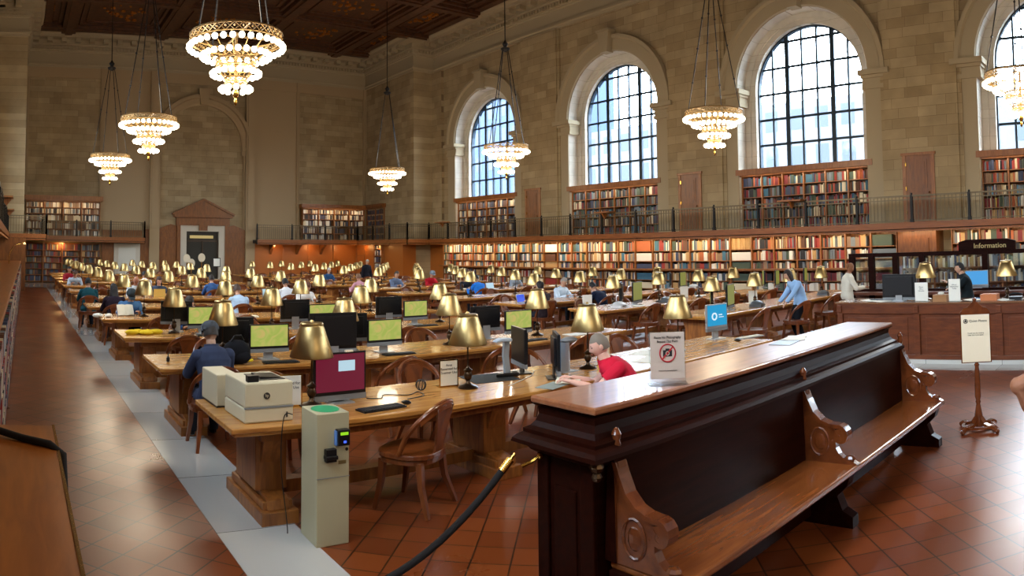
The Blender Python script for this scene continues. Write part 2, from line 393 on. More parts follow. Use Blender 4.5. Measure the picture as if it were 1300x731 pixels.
# pilaster strips / architraves on the window wall
b = MB()
for X, s in ((XR_, -1), (XL, 1)):
    xs = sorted((X, X+s*.16)); xs2 = sorted((X, X+s*.09))
    for w in sorted(WY)[:-1]:
        c = w+4.57
        b.box(xs[0], xs[1], c-1.28, c+1.28, 2.6, 12.3); b.box(xs2[0], xs2[1], c-1.42, c+1.42, 2.6, 12.3)
    b.box(xs[0], xs[1], YP-1.0, YP, 2.6, 12.3)
struct(b.build('trim_2', M['stoneY']))
b = MB(); NS = 28
def archivolt(w, X, s):
    ys = []
    pr = [(HW1, .03), (HW1+.04, .1), (HW1+.5, .1), (HW1+.56, .2), (HW1+.7, .2), (HW1+.74, 0)]
    vs = []
    for i in range(NS+1):
        a = PI*i/NS
        for r, o_ in pr: vs.append((X+s*o_, w-r*math.cos(a), ZS+r*math.sin(a)))
    k = len(pr); b.add(vs, [(i*k+q, (i+1)*k+q, (i+1)*k+q+1, i*k+q+1) for i in range(NS) for q in range(k-1)])
    # imposts and keystone
    for e in (-1, 1):
        y0, y1 = sorted((w+e*(HW1-.12), w+e*(HW1+.72)))
        for (z0, z1, g) in ((7.25, 7.4, .1), (7.4, 7.62, .06), (7.62, 7.72, .14), (7.72, 7.9, .26)):
            xa, xb = sorted((X+s*g, X-s*.5)); b.box(xa, xb, y0-g*.5, y1+g*.5, z0, z1)
        xa, xb = sorted((X+s*.05, X-s*.0)); b.box(xa, xb, y0+.12, y1-.05, 2.6, 7.25)
    xa, xb = sorted((X+s*.42, X)); b.prism([(w-.2, ZS+HW1-.08), (w+.2, ZS+HW1-.08), (w+.32, ZS+HW1+.8), (w-.32, ZS+HW1+.8)], xa, xb, 'x')
    xa, xb = sorted((X+s*.5, X)); b.box(xa, xb, w-.36, w+.36, ZS+HW1+.8, ZS+HW1+.9)
for w in WY: archivolt(w, XR_, -1); archivolt(w, XL, 1)
struct(b.build('trim_3', M['stone_soft']))
# end wall strips, blind arch
b = MB(); yy = YE
for x0, x1, d in ((7.52, 8.1, .3), (13.3, 13.88, .3), (4.6, 4.78, .16), (16.6, 16.78, .16), (.3, .5, .16), (21.2, 21.4, .16)):
    b.box(x0, x1, yy-d, yy, 2.6 if d < .2 else 0, 12.3); b.box(x0+.1, x1-.1, yy-d-.05, yy, 3.2, 11.6)
b.box(XPL, XPR, yy-.1, yy, 11.7, 12.3)
b.box(4.6, 7.55, yy-.06, yy, 2.6, 11.7); b.box(13.85, 16.7, yy-.06, yy, 2.6, 11.7)
w = 10.68; NS = 30
for pr in ([(2.4, 0), (2.4, .14), (2.5, .2), (2.75, .2), (2.8, .34), (3.0, .34), (3.04, 0)],):
    vs = []
    for i in range(NS+1):
        a = PI*i/NS
        for r, o_ in pr: vs.append((w-r*math.cos(a), yy-o_, 8.1+r*math.sin(a)))
    k = len(pr); b.add(vs, [(i*k+q, (i+1)*k+q, (i+1)*k+q+1, i*k+q+1) for i in range(NS) for q in range(k-1)])
for e in (-1, 1):
    x0, x1 = sorted((w+e*2.4, w+e*3.05)); b.box(x0, x1, yy-.26, yy, 7.9, 8.1); b.box(x0, x1, yy-.18, yy, 7.6, 7.9); b.box(x0+.1, x1-.1, yy-.1, yy, 3.2, 7.6)
b.prism([(w-.22, 10.5), (w+.22, 10.5), (w+.34, 11.45), (w-.34, 11.45)], yy-.4, yy, 'y')
struct(b.build('trim_4', M['stone']))

# windows
def window(idx, w, X, s):
    b = MB(); xg = X+s*.88; NS = 22; r = HW3
    ol = [(w-r, ZSILL)]+[(w-r*math.cos(PI*i/NS), ZS+r*math.sin(PI*i/NS)) for i in range(NS+1)]+[(w+r, ZSILL)]
    b.sqtube([(xg, y, z) for y, z in ol], .1, .2)
    b.box(xg-.06, xg+.06, w-r, w+r, ZSILL-.06, ZSILL+.08)
    fr = struct(b.build('window_%d' % idx, M['steel'])); b = MB()
    for k in range(1, 7):
        y = w-r+2*r*k/7; zt = ZS+math.sqrt(max(r*r-(y-w)**2, 0)); t = .085 if k in (2, 5) else .036
        b.box(xg-.05, xg+.05, y-t, y+t, ZSILL, zt)
    z = ZSILL+.95
    while z < ZS+r-.2:
        hw = r if z < ZS else math.sqrt(max(r*r-(z-ZS)**2, 0)); b.box(xg-.03, xg+.03, w-hw, w+hw, z-.042, z+.042); z += .96
    b.build('glazing_bars', M['steel'], fr)
    b = MB(); b.add([(xg, y, z) for y, z in ol], [tuple(range(len(ol)))]); b.build('pane', M['glass'], fr)
n = 1
for w in WY: window(n, w, XR_, 1); n += 1
for w in WY: window(n, w, XL, -1); n += 1
# outside: street facades
def facade(name, x, y0, y1, h, col, s):
    b = MB(); xx = sorted((x, x+s*8)); b.use(0).box(xx[0], xx[1], y0, y1, -12, h); b.use(1)
    yy = y0+1.2
    while yy < y1-1.5:
        z = -8
        while z < h-2.4:
            a, c = sorted((x-s*.02, x+s*.3)); b.box(a, c, yy, yy+1.3, z, z+1.9); z += 3.4
        yy += 2.6
    o = b.build(name, [mat('facade_%d_%d' % (col[0], col[2]), col, .8), mat('facade_glass', (60, 65, 73), .6, spec=.1)])
    return struct(o)
facade('exterior_building', 52, -60, 18, 12.5, (68, 71, 76), 1)
facade('exterior_building_tall', 58, 19, 60, 15, (72, 74, 79), 1)
facade('exterior_building_blue', 58, 61, 96, 26, (26, 46, 76), 1)
facade('daylight_blocker_strip_side', -38, -60, 80, 14, (90, 90, 92), -1)  # unseen block added to even out daylight between the two window walls
b = MB(); b.box(24, 200, -200, 200, -12.5, -12); b.box(-200, -3, -200, 200, -12.5, -12); struct(b.build('ground_outside', mat('street', (70, 70, 72), .9)))

# ------------------------------------------------------------------ gallery
GR, GE, GL = 21.7, 40.1, -.45     # rail lines
PRr, PRl, PY = 20.3, 1.35, 34.1
ZD0, ZD1, ZRT = 2.4, 2.6, 3.46
def slab(name, poly, z0, z1, m_):
    b = MB(); b.prism(poly, z0, z1, 'z'); return struct(b.build(name, m_))
b = MB()
def seg(b, x0, x1, y0, y1, z0, z1): b.box(min(x0, x1), max(x0, x1), min(y0, y1), max(y0, y1), z0, z1)
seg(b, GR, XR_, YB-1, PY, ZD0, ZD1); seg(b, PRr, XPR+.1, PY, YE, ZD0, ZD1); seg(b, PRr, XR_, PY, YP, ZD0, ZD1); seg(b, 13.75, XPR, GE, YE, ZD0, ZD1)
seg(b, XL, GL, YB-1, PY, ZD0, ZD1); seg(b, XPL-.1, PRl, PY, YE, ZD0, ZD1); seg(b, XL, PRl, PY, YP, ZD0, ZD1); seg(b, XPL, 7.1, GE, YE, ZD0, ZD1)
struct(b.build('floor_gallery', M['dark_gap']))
def rail(name, label, pts, postd=1.9, group='gallery railings'):
    t = thing(name, label, 'railing', (0, 0, 0), 0, None)
    top = MB(); bal = MB(); fas = MB()
    for (x0, y0), (x1, y1) in zip(pts, pts[1:]):
        d = Vector((x1-x0, y1-y0)); L_ = d.length; d.normalize()
        top.sqtube([(x0, y0, ZRT), (x1, y1, ZRT)], .07, .05); top.sqtube([(x0, y0, ZRT-.12), (x1, y1, ZRT-.12)], .03, .03); top.sqtube([(x0, y0, ZD1+.07), (x1, y1, ZD1+.07)], .03, .03)
        nn = Vector((-d.y, d.x))
        fas.sqtube([(x0, y0, (ZD0+ZD1)/2+.02), (x1, y1, (ZD0+ZD1)/2+.02)], .16, .2)
        fas.sqtube([(x0, y0, ZD0-.04), (x1, y1, ZD0-.04)], .1, .06)
        k = int(L_/.125)
        for i in range(k+1):
            p = Vector((x0, y0))+d*(i*L_/max(k, 1)); bal.box(p.x-.009, p.x+.009, p.y-.009, p.y+.009, ZD1+.05, ZRT)
        k = max(1, round(L_/postd))
        for i in range(k+1):
            p = Vector((x0, y0))+d*(i*L_/k); pb = MB(); pb.box(-.04, .04, -.04, .04, ZD0-.08, ZRT+.03); pb.box(-.055, .055, -.055, .055, ZD1+.0, ZD1+.12); pb.ball((0, 0, ZRT+.06), .04, 8)
            pb.build('post', M['iron'], t, loc=(p.x, p.y, 0))
    top.build('handrail', M['railing'], t); bal.build('balusters', M['railing'], t); fas.build('fascia', M['fascia'], t)
    return t
rail('gallery_railing', 'iron gallery railing along the window wall above the long bookcases', [(GR, YB), (GR, PY), (PRr, PY), (PRr, GE), (13.75, GE)])
rail('gallery_railing', 'iron gallery railing on the marble-strip side, running to the far corner bookcase', [(GL, YB), (GL, PY), (PRl, PY), (PRl, GE), (7.1, GE), (7.1, YE)])
# gallery reading shelves on the rails (small wooden brackets)
for (x, y, lb) in ((GR-.1, 32.6, 'small wooden book rest on the gallery rail nearest the far pier'), (GR-.1, 20.6, 'small wooden book rest on the gallery rail below the second window'), (GR-.1, 11.9, 'small wooden book rest on the gallery rail below the largest window'), (GL+.1, 30.0, 'small wooden book rest on the rail over the low bookcases'), (GL+.1, 22.0, 'wooden book rest on the strip-side rail at the picture edge')):
    b = MB(); s = -1 if x > 5 else 1
    b.prism([(x, ZRT-.02), (x+s*.32, ZRT+.1), (x+s*.32, ZRT+.14), (x, ZRT+.03)], y-.4, y+.4, 'y') if False else None
    b.box(x-.2, x+.2, y-.45, y+.45, ZRT+.03, ZRT+.08); b.prism([(x-.18, ZRT+.02), (x+.18, ZRT+.02), (x, ZRT-.2)], y-.04, y+.04, 'y')
    tag(b.build('book_rest', M['case']), lb, 'shelf', 'book rests on the gallery rail')
# corbels under the gallery at the end
for i, x in enumerate((14.9, 16.6, 18.2)):
    b = MB(); b.prism([(YE, 2.4), (GE+.15, 2.4), (GE+.2, 2.3), (YE-.5, 2.1), (YE-.2, 1.75), (YE, 1.7)], x-.08, x+.08, 'x'); tag(b.build('gallery_bracket', M['panel']), 'scrolled wooden bracket under the end gallery, %s from the doorway' % ORD[i], 'bracket', 'gallery brackets')
# small doors on the gallery
def gal_door(y, lb):
    t = thing('gallery_door', lb, 'door', (XR_-.16, y, ZD1), 0, 'gallery doors')
    b = MB(); b.box(-.04, .02, -.56, -.44, 0, 2.25); b.box(-.04, .02, .44, .56, 0, 2.25); b.box(-.06, .02, -.6, .6, 2.25, 2.34); b.build('door_frame', M['case'], t)
    b = MB(); b.box(-.02, .02, -.44, .44, 0, 2.25); b.box(-.035, -.015, -.3, .3, 1.15, 2.1); b.box(-.045, -.03, -.22, .22, 1.22, 2.03); b.box(-.035, -.015, -.3, .3, .2, 1.0); b.build('door_leaf', M['panel'], t)
    b = MB(); b.ball((-.08, -.38, 1.0), .035, 8); b.build('knob', M['brassfit'], t)
    for z in (.3, 1.1, 1.9):
        b = MB(); b.box(-.045, -.01, .42, .46, z, z+.12); b.build('hinge', M['brassfit'], t)
gal_door(26.3, 'panelled wooden gallery door between the two farthest windows')
gal_door(16.96, 'panelled wooden gallery door between the second and largest windows')
gal_door(7.67, 'panelled wooden gallery door above the service desk lamps')
gal_door(-1.6, 'panelled wooden gallery door beyond the last window')

# ------------------------------------------------------------------ books
BC = [((150, 46, 36), 'red'), ((58, 66, 92), 'navy'), ((216, 200, 168), 'cream'), ((96, 60, 40), 'brown'), ((70, 84, 68), 'green'), ((190, 150, 96), 'tan'), ((36, 34, 38), 'black'), ((228, 222, 210), 'white'),
      ((110, 118, 124), 'grey'), ((116, 30, 34), 'maroon'), ((60, 106, 128), 'blue'), ((214, 176, 60), 'yellow'), ((174, 92, 48), 'orange'), ((140, 110, 84), 'beige')]
BM = [mat('book_cloth_'+n_, c, .6) for c, n_ in BC]; PAGE = mat('book_pages', (222, 212, 188), .9)
def book_mesh(ci):
    b = MB(); b.use(0)
    b.box(0, .5, -.5, -.42, 0, 1); b.box(0, .5, .42, .5, 0, 1)
    b.prism([(0, -.5), (-.5+.35, -.5), (-.5+.27, -.25), (-.5+.25, 0), (-.5+.27, .25), (-.5+.35, .5), (0, .5)], 0, 1, 'z')
    b.prism([(x_, y_) for x_, y_ in ((-.15, -.42), (.46, -.42), (.46, .42), (-.15, .42))], 0, 1, 'z') if False else None
    b.use(1).box(-.1, .46, -.42, .42, .03, .97)
    return b.mesh('book', [BM[ci], PAGE])
# canonical: local -x = spine facing viewer, x in [-.25,.5] depth, y thickness 1, z height 1
BME = [book_mesh(i) for i in range(len(BC))]
BOOKS = []   # (origin, spinedir angle, thick, height, depth, color, description)
def row_of_books(p0, p1, out, z, h, desc, fill=.93, pal=None, uniform=0, rnd=R, hmax=None):
    """books from p0 to p1 (xy), spines facing 'out' (xy dir)"""
    d = Vector((p1[0]-p0[0], p1[1]-p0[1])); L_ = d.length; d.normalize(); t = .01; k = 0
    col = rnd.choice(pal) if pal else rnd.randrange(len(BC)); run = 0
    L2 = L_*(rnd.uniform(.78, 1) if rnd.random() < .35 else 1)
    while True:
        th = rnd.uniform(.02, .043)
        if run <= 0:
            col = rnd.choice(pal) if pal else rnd.randrange(len(BC)); run = rnd.choice((1, 1, 1, 2, 2, 3, 5)) if not uniform else 30; hh = h*rnd.uniform(.72, .95); ww = th
        run -= 1
        if t+th > L2: break
        c = Vector(p0)+d*(t+th/2)
        k += 1
        BOOKS.append((c.x, c.y, z, math.atan2(-out[1], -out[0]), th*.96, hh*rnd.uniform(.97, 1.03) if not uniform else hh, .17, col, '%s book, %s on %s' % (BC[col][1], '%s', desc), k))
        t += th
def bookcase(name, label, x, y, rz, w, z0, zs, depth, group, bays=1, cornice=None, desc='', pal=None, uniform=0, fill=1, books=True, mt=None, lower=None, inset=.11):
    """local: +x along the width, front faces -y. zs: shelf heights incl. bottom and top"""
    mt = mt or M['case']
    t = thing(name, label, 'bookcase', (x, y, 0), rz, group)
    b = MB(); b.box(0, w, depth-.03, depth, z0, zs[-1])
    for i in range(bays+1):
        xx = w*i/bays; b.box(max(xx-.025, 0), min(xx+.025, w), 0, depth, z0, zs[-1])
    b.build('carcass', mt, t)
    for k, z in enumerate(zs):
        b = MB(); b.box(.02, w-.02, .012, depth-.03, z-.025, z); b.build('shelf', mt, t)
    if cornice:
        b = MB(); b.box(-.08, w+.08, -.1, depth, cornice[0], cornice[0]+.05); b.box(-.14, w+.14, -.2, depth, cornice[0]+.05, cornice[1]); b.build('cornice', mt, t)
    if lower:
        b = MB(); b.box(0, w, -.3, depth, lower-.06, lower); b.build('ledge', mt, t)
    if books:
        ca, sa = math.cos(rz), math.sin(rz)
        def W(lx, ly): return (x+lx*ca-ly*sa, y+lx*sa+ly*ca)
        out = (sa, -ca)
        for i in range(bays):
            for k in range(len(zs)-1):
                if R.random() > fill: continue
                h = zs[k+1]-zs[k]-.03
                dd = inset
                row_of_books(W(w*i/bays+.03, dd), W(w*(i+1)/bays-.03, dd), out, zs[k], h, '%s shelf, %s' % (['bottom', 'second', 'third', 'fourth', 'fifth', 'sixth', 'seventh'][k], desc if bays == 1 else '%s bay of %s' % (ORD[i], desc)), pal=pal, uniform=uniform)
    return t
# lower bookcases along the window wall: front faces -x => rz=-90deg : local x -> -Y ; local -y -> -x
FX = 22.1; BW = .925
warm = [2, 2, 7, 13, 5, 5, 3, 12, 4, 8, 0, 1, 10, 6]
k = 0; y = 33.3
while y > 3.2:
    if 6.75 < y-.4 < 8.4: y -= BW; continue
    pal = warm if y > 14 else [2, 13, 3, 5, 0, 9, 7, 4, 12, 6, 8]
    bookcase('bookcase', 'lit wooden bookcase bay on the window wall, %s from the far pier' % ORD[k], FX, y, -PI/2, BW, 0, [.08, .42, .76, 1.12, 1.5, 1.9, 2.36], .5, 'bookcase bays under the gallery', desc='wall bay %s from the far pier' % ORD[k] if False else '%s wall bay from pier' % ORD[k], pal=pal, uniform=1 if k in (9, 15, 20, 26) else 0, lower=1.2)
    k += 1; y -= BW
# wooden panel between bays
b = MB(); b.box(22.0, 22.8, 6.95, 8.25, 0, 2.4); b.box(21.95, 22.0, 7.2, 8.0, .3, 2.1); struct(b.build('trim_5', M['panel']))
b = MB(); b.box(22.5, 22.8, 33.3, 35.2, 0, 2.4); b.box(20.6, 21.45, 35.1, 41.2, 0, 2.4); b.box(13.9, 21.4, 41.0, 41.2, 0, 2.4)
for x in (15.7, 17.4, 19.1): b.box(x-.06, x+.06, 40.94, 41.05, 0, 2.4)
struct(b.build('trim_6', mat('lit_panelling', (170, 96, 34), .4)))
bookcase('bookcase', 'narrow dark bookcase recessed in the far corner beside the wooden pier panel', 20.55, 40.8, -PI/2, 1.1, 0, [.1, .5, .9, 1.3, 1.7, 2.1, 2.36], .05+.45, 'far corner bookcases', desc='corner case', pal=[6, 1, 3, 8, 4])
bookcase('bookcase', 'narrow bookcase on the far pier between two glowing wood panels', 20.4, 38.2, -PI/2, .95, 0, [.1, .5, .9, 1.3, 1.7, 2.1, 2.36], .4, 'far corner bookcases', desc='pier case', pal=[2, 7, 6, 1])
# gallery bookcases in the window niches
for i, (w, nm) in enumerate(((30.4, 'farthest arched window'), (21.28, 'second arched window'), (12.12, 'largest arched window'), (2.97, 'arched window at the picture edge'))):
    pal = None if i else [6, 8, 2, 1, 3]
    if i == 2: pal = [0, 9, 12, 2, 10, 1, 6, 4, 8, 6, 3]
    if i == 1: pal = [1, 4, 6, 3, 6, 8, 9, 2, 10]
    bookcase('gallery_bookcase', 'gallery bookcase with cornice below the %s' % nm, XR_+.12, w+2.62, -PI/2, 5.24, ZD1, [ZD1+.05, 3.02, 3.42, 3.82, 4.22, 4.62], .5, 'gallery bookcases', bays=6, cornice=(4.6, 4.86), desc='gallery case, %s' % ['far window', 'second window', 'largest window', 'edge window'][i], pal=pal)
# end wall bookcases
bookcase('gallery_bookcase', 'wide gallery bookcase on the end wall above the strip-side corner shelves', .45, YE-.45, 0, 4.2, ZD1, [ZD1+.05, 3.05, 3.5, 3.9, 4.25, 4.6], .4, 'end wall gallery bookcases', bays=4, cornice=(4.6, 4.9), desc='end gallery case', pal=[2, 6, 3, 8, 7, 13])
bookcase('gallery_bookcase', 'wide gallery bookcase on the end wall near the window-side corner', 16.9, YE-.45, 0, 4.2, ZD1, [ZD1+.05, 3.05, 3.5, 3.9, 4.25, 4.55], .4, 'end wall gallery bookcases', bays=4, cornice=(4.55, 4.82), desc='corner gallery case', pal=[6, 3, 2, 7, 1])
bookcase('corner_bookcase', 'tall open bookcase of binders and boxes on the end wall, four bays', .4, YE-.45, 0, 4.3, 0, [.1, .45, .8, 1.15, 1.5, 1.85, 2.25], .4, 'end wall floor bookcases', bays=4, desc='end floor case', pal=[3, 6, 4, 8, 3, 1, 9, 5])
bookcase('gallery_bookcase', 'dark gallery bookcase on the side of the far pier', 21.32, 40.9, -PI/2, 2.3, ZD1, [ZD1+.05, 3.05, 3.5, 3.9, 4.25, 4.6], .35, None, bays=2, cornice=(4.6, 4.86), desc='pier gallery case', pal=[6, 3, 1], mt=M['panel'])
# low bookcases along the strip-side wall (face +x): rz=+90deg => local x -> +Y, local -y -> +x
lowX = -.15
for i in range(13):
    y0 = 4.6+i*2.2
    bookcase('low_bookcase', 'low wooden bookcase under the long counter, %s from the camera' % ORD[i], lowX+(y0-7)*.012, y0, PI/2-.012, 2.2, 0, [.06, .38, .7, 1.0, 1.29], .5, 'low bookcases beside the tiled aisle', bays=2, inset=0, desc='low case, %s from camera' % ORD[i], pal=[0, 6, 1, 2, 8, 3, 9, 4])
b = MB(); b.prism([(XL+.05, 4.5), (-.155, 4.5), (.19, 33.3), (XL+.05, 33.3)], 1.3, 1.36, 'z'); tag(b.build('worktop', M['counter'], bevel=.01), 'long polished wooden counter top over the low bookcases beside the aisle', 'counter')
b = MB(); b.box(XL, -.75, 4.6, 33.2, 0, 1.28)
struct(b.build('wall_left_base', M['panel']))
b = MB(); b.box(XL, XL+.12, YB, 35.2, 1.0, 2.4); b.box(XL, XPL+.1, 33.4, 35.2, 0, 2.4); b.box(XPL, XPL+.12, 35.2, 41.2, 0, 2.4)
for y in range(0, 34, 2): b.box(XL+.1, XL+.18, y-.1, y+.1, 1.0, 2.4)
struct(b.build('trim_7', M['panel']))
# end wall wainscot and doorway
b = MB(); b.box(4.8, 9.3, YE-.16, YE, 0, 3.05); b.box(12.05, 16.9, YE-.16, YE, 0, 2.4); b.box(12.05, 13.9, YE-.16, YE, 2.4, 3.05)
b.box(7.1, 9.3, YE-.22, YE, 3.0, 3.12); b.box(12.05, 13.9, YE-.22, YE, 3.0, 3.12); b.box(7.1, 9.3, YE-.2, YE, 2.62, 2.7); b.box(12.05, 13.9, YE-.2, YE, 2.62, 2.7)
b.prism([(8.0, 3.12), (9.2, 3.12), (9.2, 3.35), (8.8, 3.45), (8.4, 3.3)], YE-.15, YE, 'y'); b.prism([(13.4, 3.12), (12.2, 3.12), (12.2, 3.35), (12.6, 3.45), (13.0, 3.3)], YE-.15, YE, 'y')
for x0, x1 in ((7.3, 8.1), (8.3, 9.1), (12.25, 13.2), (14.2, 15.2), (15.4, 16.4)):
    b.box(x0, x1, YE-.19, YE, .5, 2.4)
struct(b.build('trim_8', M['panel']))
dr = MB(); dr.box(9.35, 9.72, YE-.25, YE, 0, 3.05); dr.box(11.66, 12.03, YE-.25, YE, 0, 3.05); dr.box(9.35, 12.03, YE-.25, YE, 3.05, 3.4)
d1 = struct(dr.build('door_1', M['doorstone']))
b = MB(); b.box(9.15, 9.35, YE-.3, YE, 0, 3.5); b.box(12.03, 12.23, YE-.3, YE, 0, 3.5); b.box(9.1, 12.3, YE-.34, YE, 3.4, 3.85); b.box(8.95, 12.45, YE-.5, YE, 3.85, 4.0)
b.prism([(8.9, 4.0), (12.5, 4.0), (10.7, 4.85)], YE-.45, YE, 'y'); b.sqtube([(8.85, YE-.3, 4.02), (10.7, YE-.3, 4.9), (12.55, YE-.3, 4.02)], .45, .12); b.box(10.45, 10.95, YE-.36, YE, 3.1, 3.55)
b.build('pediment', M['panel'], d1)
b = MB(); b.box(9.72, 11.66, YE-.1, YE-.02, 0, 3.05); b.build('dark_opening', mat('vestibule_dark', (44, 40, 30), .7), d1)
b = MB(); b.box(9.95, 11.35, YE-.14, YE-.08, 2.65, 2.82); b.build('transom_light', emis('transom_glow', (214, 188, 120), .7), d1)
b = MB()
for x in (9.72, 10.68, 11.6): b.box(x, x+.06, YE-.15, YE-.05, 0, 2.5)
b.box(9.72, 11.66, YE-.15, YE-.05, 2.45, 2.55); b.build('door_leaves', mat('vestibule_wood', (60, 40, 22), .4), d1)
b = MB(); b.box(5.5, 7.0, YE-.24, YE-.1, 0, 2.3); d2 = struct(b.build('door_2', M['doorstone']))
b = MB(); b.box(5.75, 6.75, YE-.27, YE-.2, 0, 2.05); b.build('door_leaf', mat('pale_door', (206, 202, 190), .6), d2)

# emit books: individually the 300 that show largest, the rest as one object
def book_area(B):
    x, y, z, a, th, h, dp, ci, ds, k = B
    t = Vector((-math.sin(a), math.cos(a))) * th/2
    ps = [proj((x-t.x, y-t.y, z)), proj((x+t.x, y+t.y, z)), proj((x, y, z+h))]
    if not (-2 < ps[0][0] < 1302 and 0 < ps[2][1] and ps[0][1] < 731): return 0
    if x < 0 and ps[0][0] < 0: return 0
    if 1068 < ps[0][0] and z < 2.4 and x > 10: return 0
    return abs(ps[1][0]-ps[0][0])*abs(ps[2][1]-ps[0][1])
BOOKS.sort(key=lambda B: -book_area(B))
for B in BOOKS[:300]:
    x, y, z, a, th, h, dp, ci, ds, kk = B
    o = bpy.data.objects.new('book', BME[ci]); C.objects.link(o); o.location = (x, y, z); o.rotation_euler = (0, 0, a); o.scale = (dp/.75, th, h)
    tag(o, ds % (ORD[kk-1]+' along'), 'book', 'books, ' + ds.split(' on ', 1)[1])
b = MB()
for B in BOOKS[300:]:
    x, y, z, a, th, h, dp, ci, ds, kk = B
    if not (-60 < proj((x, y, z))[0] < 1360): continue
    b.use(ci).box(x-.05, x+.12, y-th/2, y+th/2, z, z+h, a, (x, y))
o = b.build('shelved_books', BM); tag(o, 'rows of shelved books filling the remaining bookcases', 'books', None, 'stuff')

# ------------------------------------------------------------------ tables, chairs, lamps
XT0, XT1, TL, TWD, Y1, SP = 1.572, 10.95, 7.1, 1.1, 5.13, 2.687
def table_proto():
    t = thing('reading_table', '', 'table', (0, 0, 0), 0, 'long oak reading tables')
    b = MB(); b.box(0, TL, 0, TWD, .72, .76); b.box(.03, TL-.03, .03, TWD-.03, .69, .72); b.build('table_top', M['oak'], t, bevel=.008)
    b = MB(); b.box(.3, TL-.3, .2, .23, .6, .69); b.box(.3, TL-.3, TWD-.23, TWD-.2, .6, .69); b.box(.3, .33, .2, TWD-.2, .6, .69); b.box(TL-.33, TL-.3, .2, TWD-.2, .6, .69); b.build('apron', M['oakleg'], t)
    for x in (.42, 2.6, 4.55, TL-.42):
        b = MB()
        prof = [(.12, .1), (TWD-.12, .1), (TWD-.14, .17), (TWD-.3, .2), (TWD-.36, .3), (TWD-.28, .45), (TWD-.22, .6), (TWD-.2, .69), (.2, .69), (.22, .6), (.28, .45), (.36, .3), (.3, .2), (.14, .17)]
        b.prism(prof, x-.09, x+.09, 'x'); b.box(x-.13, x+.13, .3, TWD-.3, .2, .66)
        b.box(x-.15, x+.15, .08, TWD-.08, 0, .1); b.box(x-.12, x+.12, .14, TWD-.14, .1, .16)
        b.build('pedestal', M['oakleg'], t, bevel=.006)
    b = MB(); b.box(.5, TL-.5, TWD/2-.06, TWD/2+.06, .1, .2); b.build('stretcher', M['oakleg'], t)
    return t
def chair_proto():
    t = thing('reading_chair', '', 'chair', (0, 0, 0), 0, 'wooden reading chairs')
    b = MB(); pts = []
    for i in range(24):
        a = 2*PI*i/24; rx, ry = .235, .225
        x = rx*math.copysign(abs(math.cos(a))**.8, math.cos(a)); y = ry*math.copysign(abs(math.sin(a))**(.8 if math.sin(a) < 0 else .55), math.sin(a)); pts.append((x, y))
    b.prism(pts, .425, .465, 'z'); b.prism([(x*.94, y*.94) for x, y in pts], .38, .425, 'z'); b.build('seat', M['chair'], t, bevel=.006)
    # hoop back
    b = MB(); P = []; rs = []
    for i in range(17):
        s = i/16; a = PI*s
        P.append((-.235*math.cos(a)*(1+.1*math.sin(a)), -.02-.26*math.sin(a)**.9, .46+.40*math.sin(a)**.62)); rs.append(.8+.35*math.sin(a))
    b.tube(P, .019, 8)
    P = [(-.235*math.cos(PI*s)*(1+.1*math.sin(PI*s)), -.02-.26*math.sin(PI*s)**.9, .455+.40*math.sin(PI*s)**.62) for s in [.2+.6*i/10 for i in range(11)]]
    vs = []
    for x, y, z in P:
        d = Vector((x, y+.02)).normalized()*.013
        vs += [(x-d.x, y-d.y, z-.045), (x+d.x, y+d.y, z-.045), (x+d.x, y+d.y, z+.025), (x-d.x, y-d.y, z+.025)]
    b.add(vs, [(i*4+k, i*4+(k+1) % 4, (i+1)*4+(k+1) % 4, (i+1)*4+k) for i in range(10) for k in range(4)]+[(0, 1, 2, 3), (43, 42, 41, 40)]); b.build('backrest', M['chair'], t, smooth=.6)
    b = MB(); W_ = [(.06, .465), (.055, .52), (.07, .6), (.09, .7), (.11, .79), (.12, .82)]
    for (w0, z0), (w1, z1) in zip(W_, W_[1:]):
        y0 = -.2-(z0-.465)*.17; y1 = -.2-(z1-.465)*.17
        b.add([(-w0, y0, z0), (w0, y0, z0), (w1, y1, z1), (-w1, y1, z1), (-w0, y0-.018, z0), (w0, y0-.018, z0), (w1, y1-.018, z1), (-w1, y1-.018, z1)], [(0, 1, 2, 3), (4, 7, 6, 5), (0, 4, 5, 1), (3, 2, 6, 7), (0, 3, 7, 4), (1, 5, 6, 2)])
    b.build('splat', M['chair'], t)
    for x, y, dx, dy in ((-.16, -.15, -.05, -.09), (.16, -.15, .05, -.09), (-.17, .15, -.03, .05), (.17, .15, .03, .05)):
        b = MB(); b.sqtube([(x, y, .4), (x+dx*.25, y+dy*.2, .22), (x+dx, y+dy, 0)], .04, .04, rs=[1.15, .95, .7]); b.build('leg', M['chair'], t)
    return t
def lamp_proto(hi=True):
    t = thing('table_lamp', '', 'lamp', (0, 0, 0), 0, 'brass table lamps'); n = 24 if hi else 14
    b = MB(); b.lathe([(.095, 0), (.095, .012), (.08, .022), (.04, .034), (.022, .05), (.018, .07), (.034, .09), (.042, .12), (.03, .15), (.044, .17), (.03, .18), (.014, .195), (.01, .21)], n); b.build('base', M['bronze'], t, smooth=True)
    b = MB(); b.lathe([(.008, .2), (.008, .68)], 8); b.build('stem', M['bronze'], t)
    b = MB(); b.lathe([(.182, .41), (.186, .412), (.186, .42), (.102, .668), (.1, .672), (.1, .69), (.092, .7), (.02, .706), (.012, .72), (0, .724), (0, .7), (.088, .695), (.096, .668), (.182, .415), (.182, .41)], n*2 if hi else n, cap=False); b.build('lamp_shade', M['brass'], t, smooth=.5)
    return t
tab0, ch0, lp0 = table_proto(), chair_proto(), lamp_proto(); ch0.scale = (1.14, 1.12, 1.0)
usedp = set()
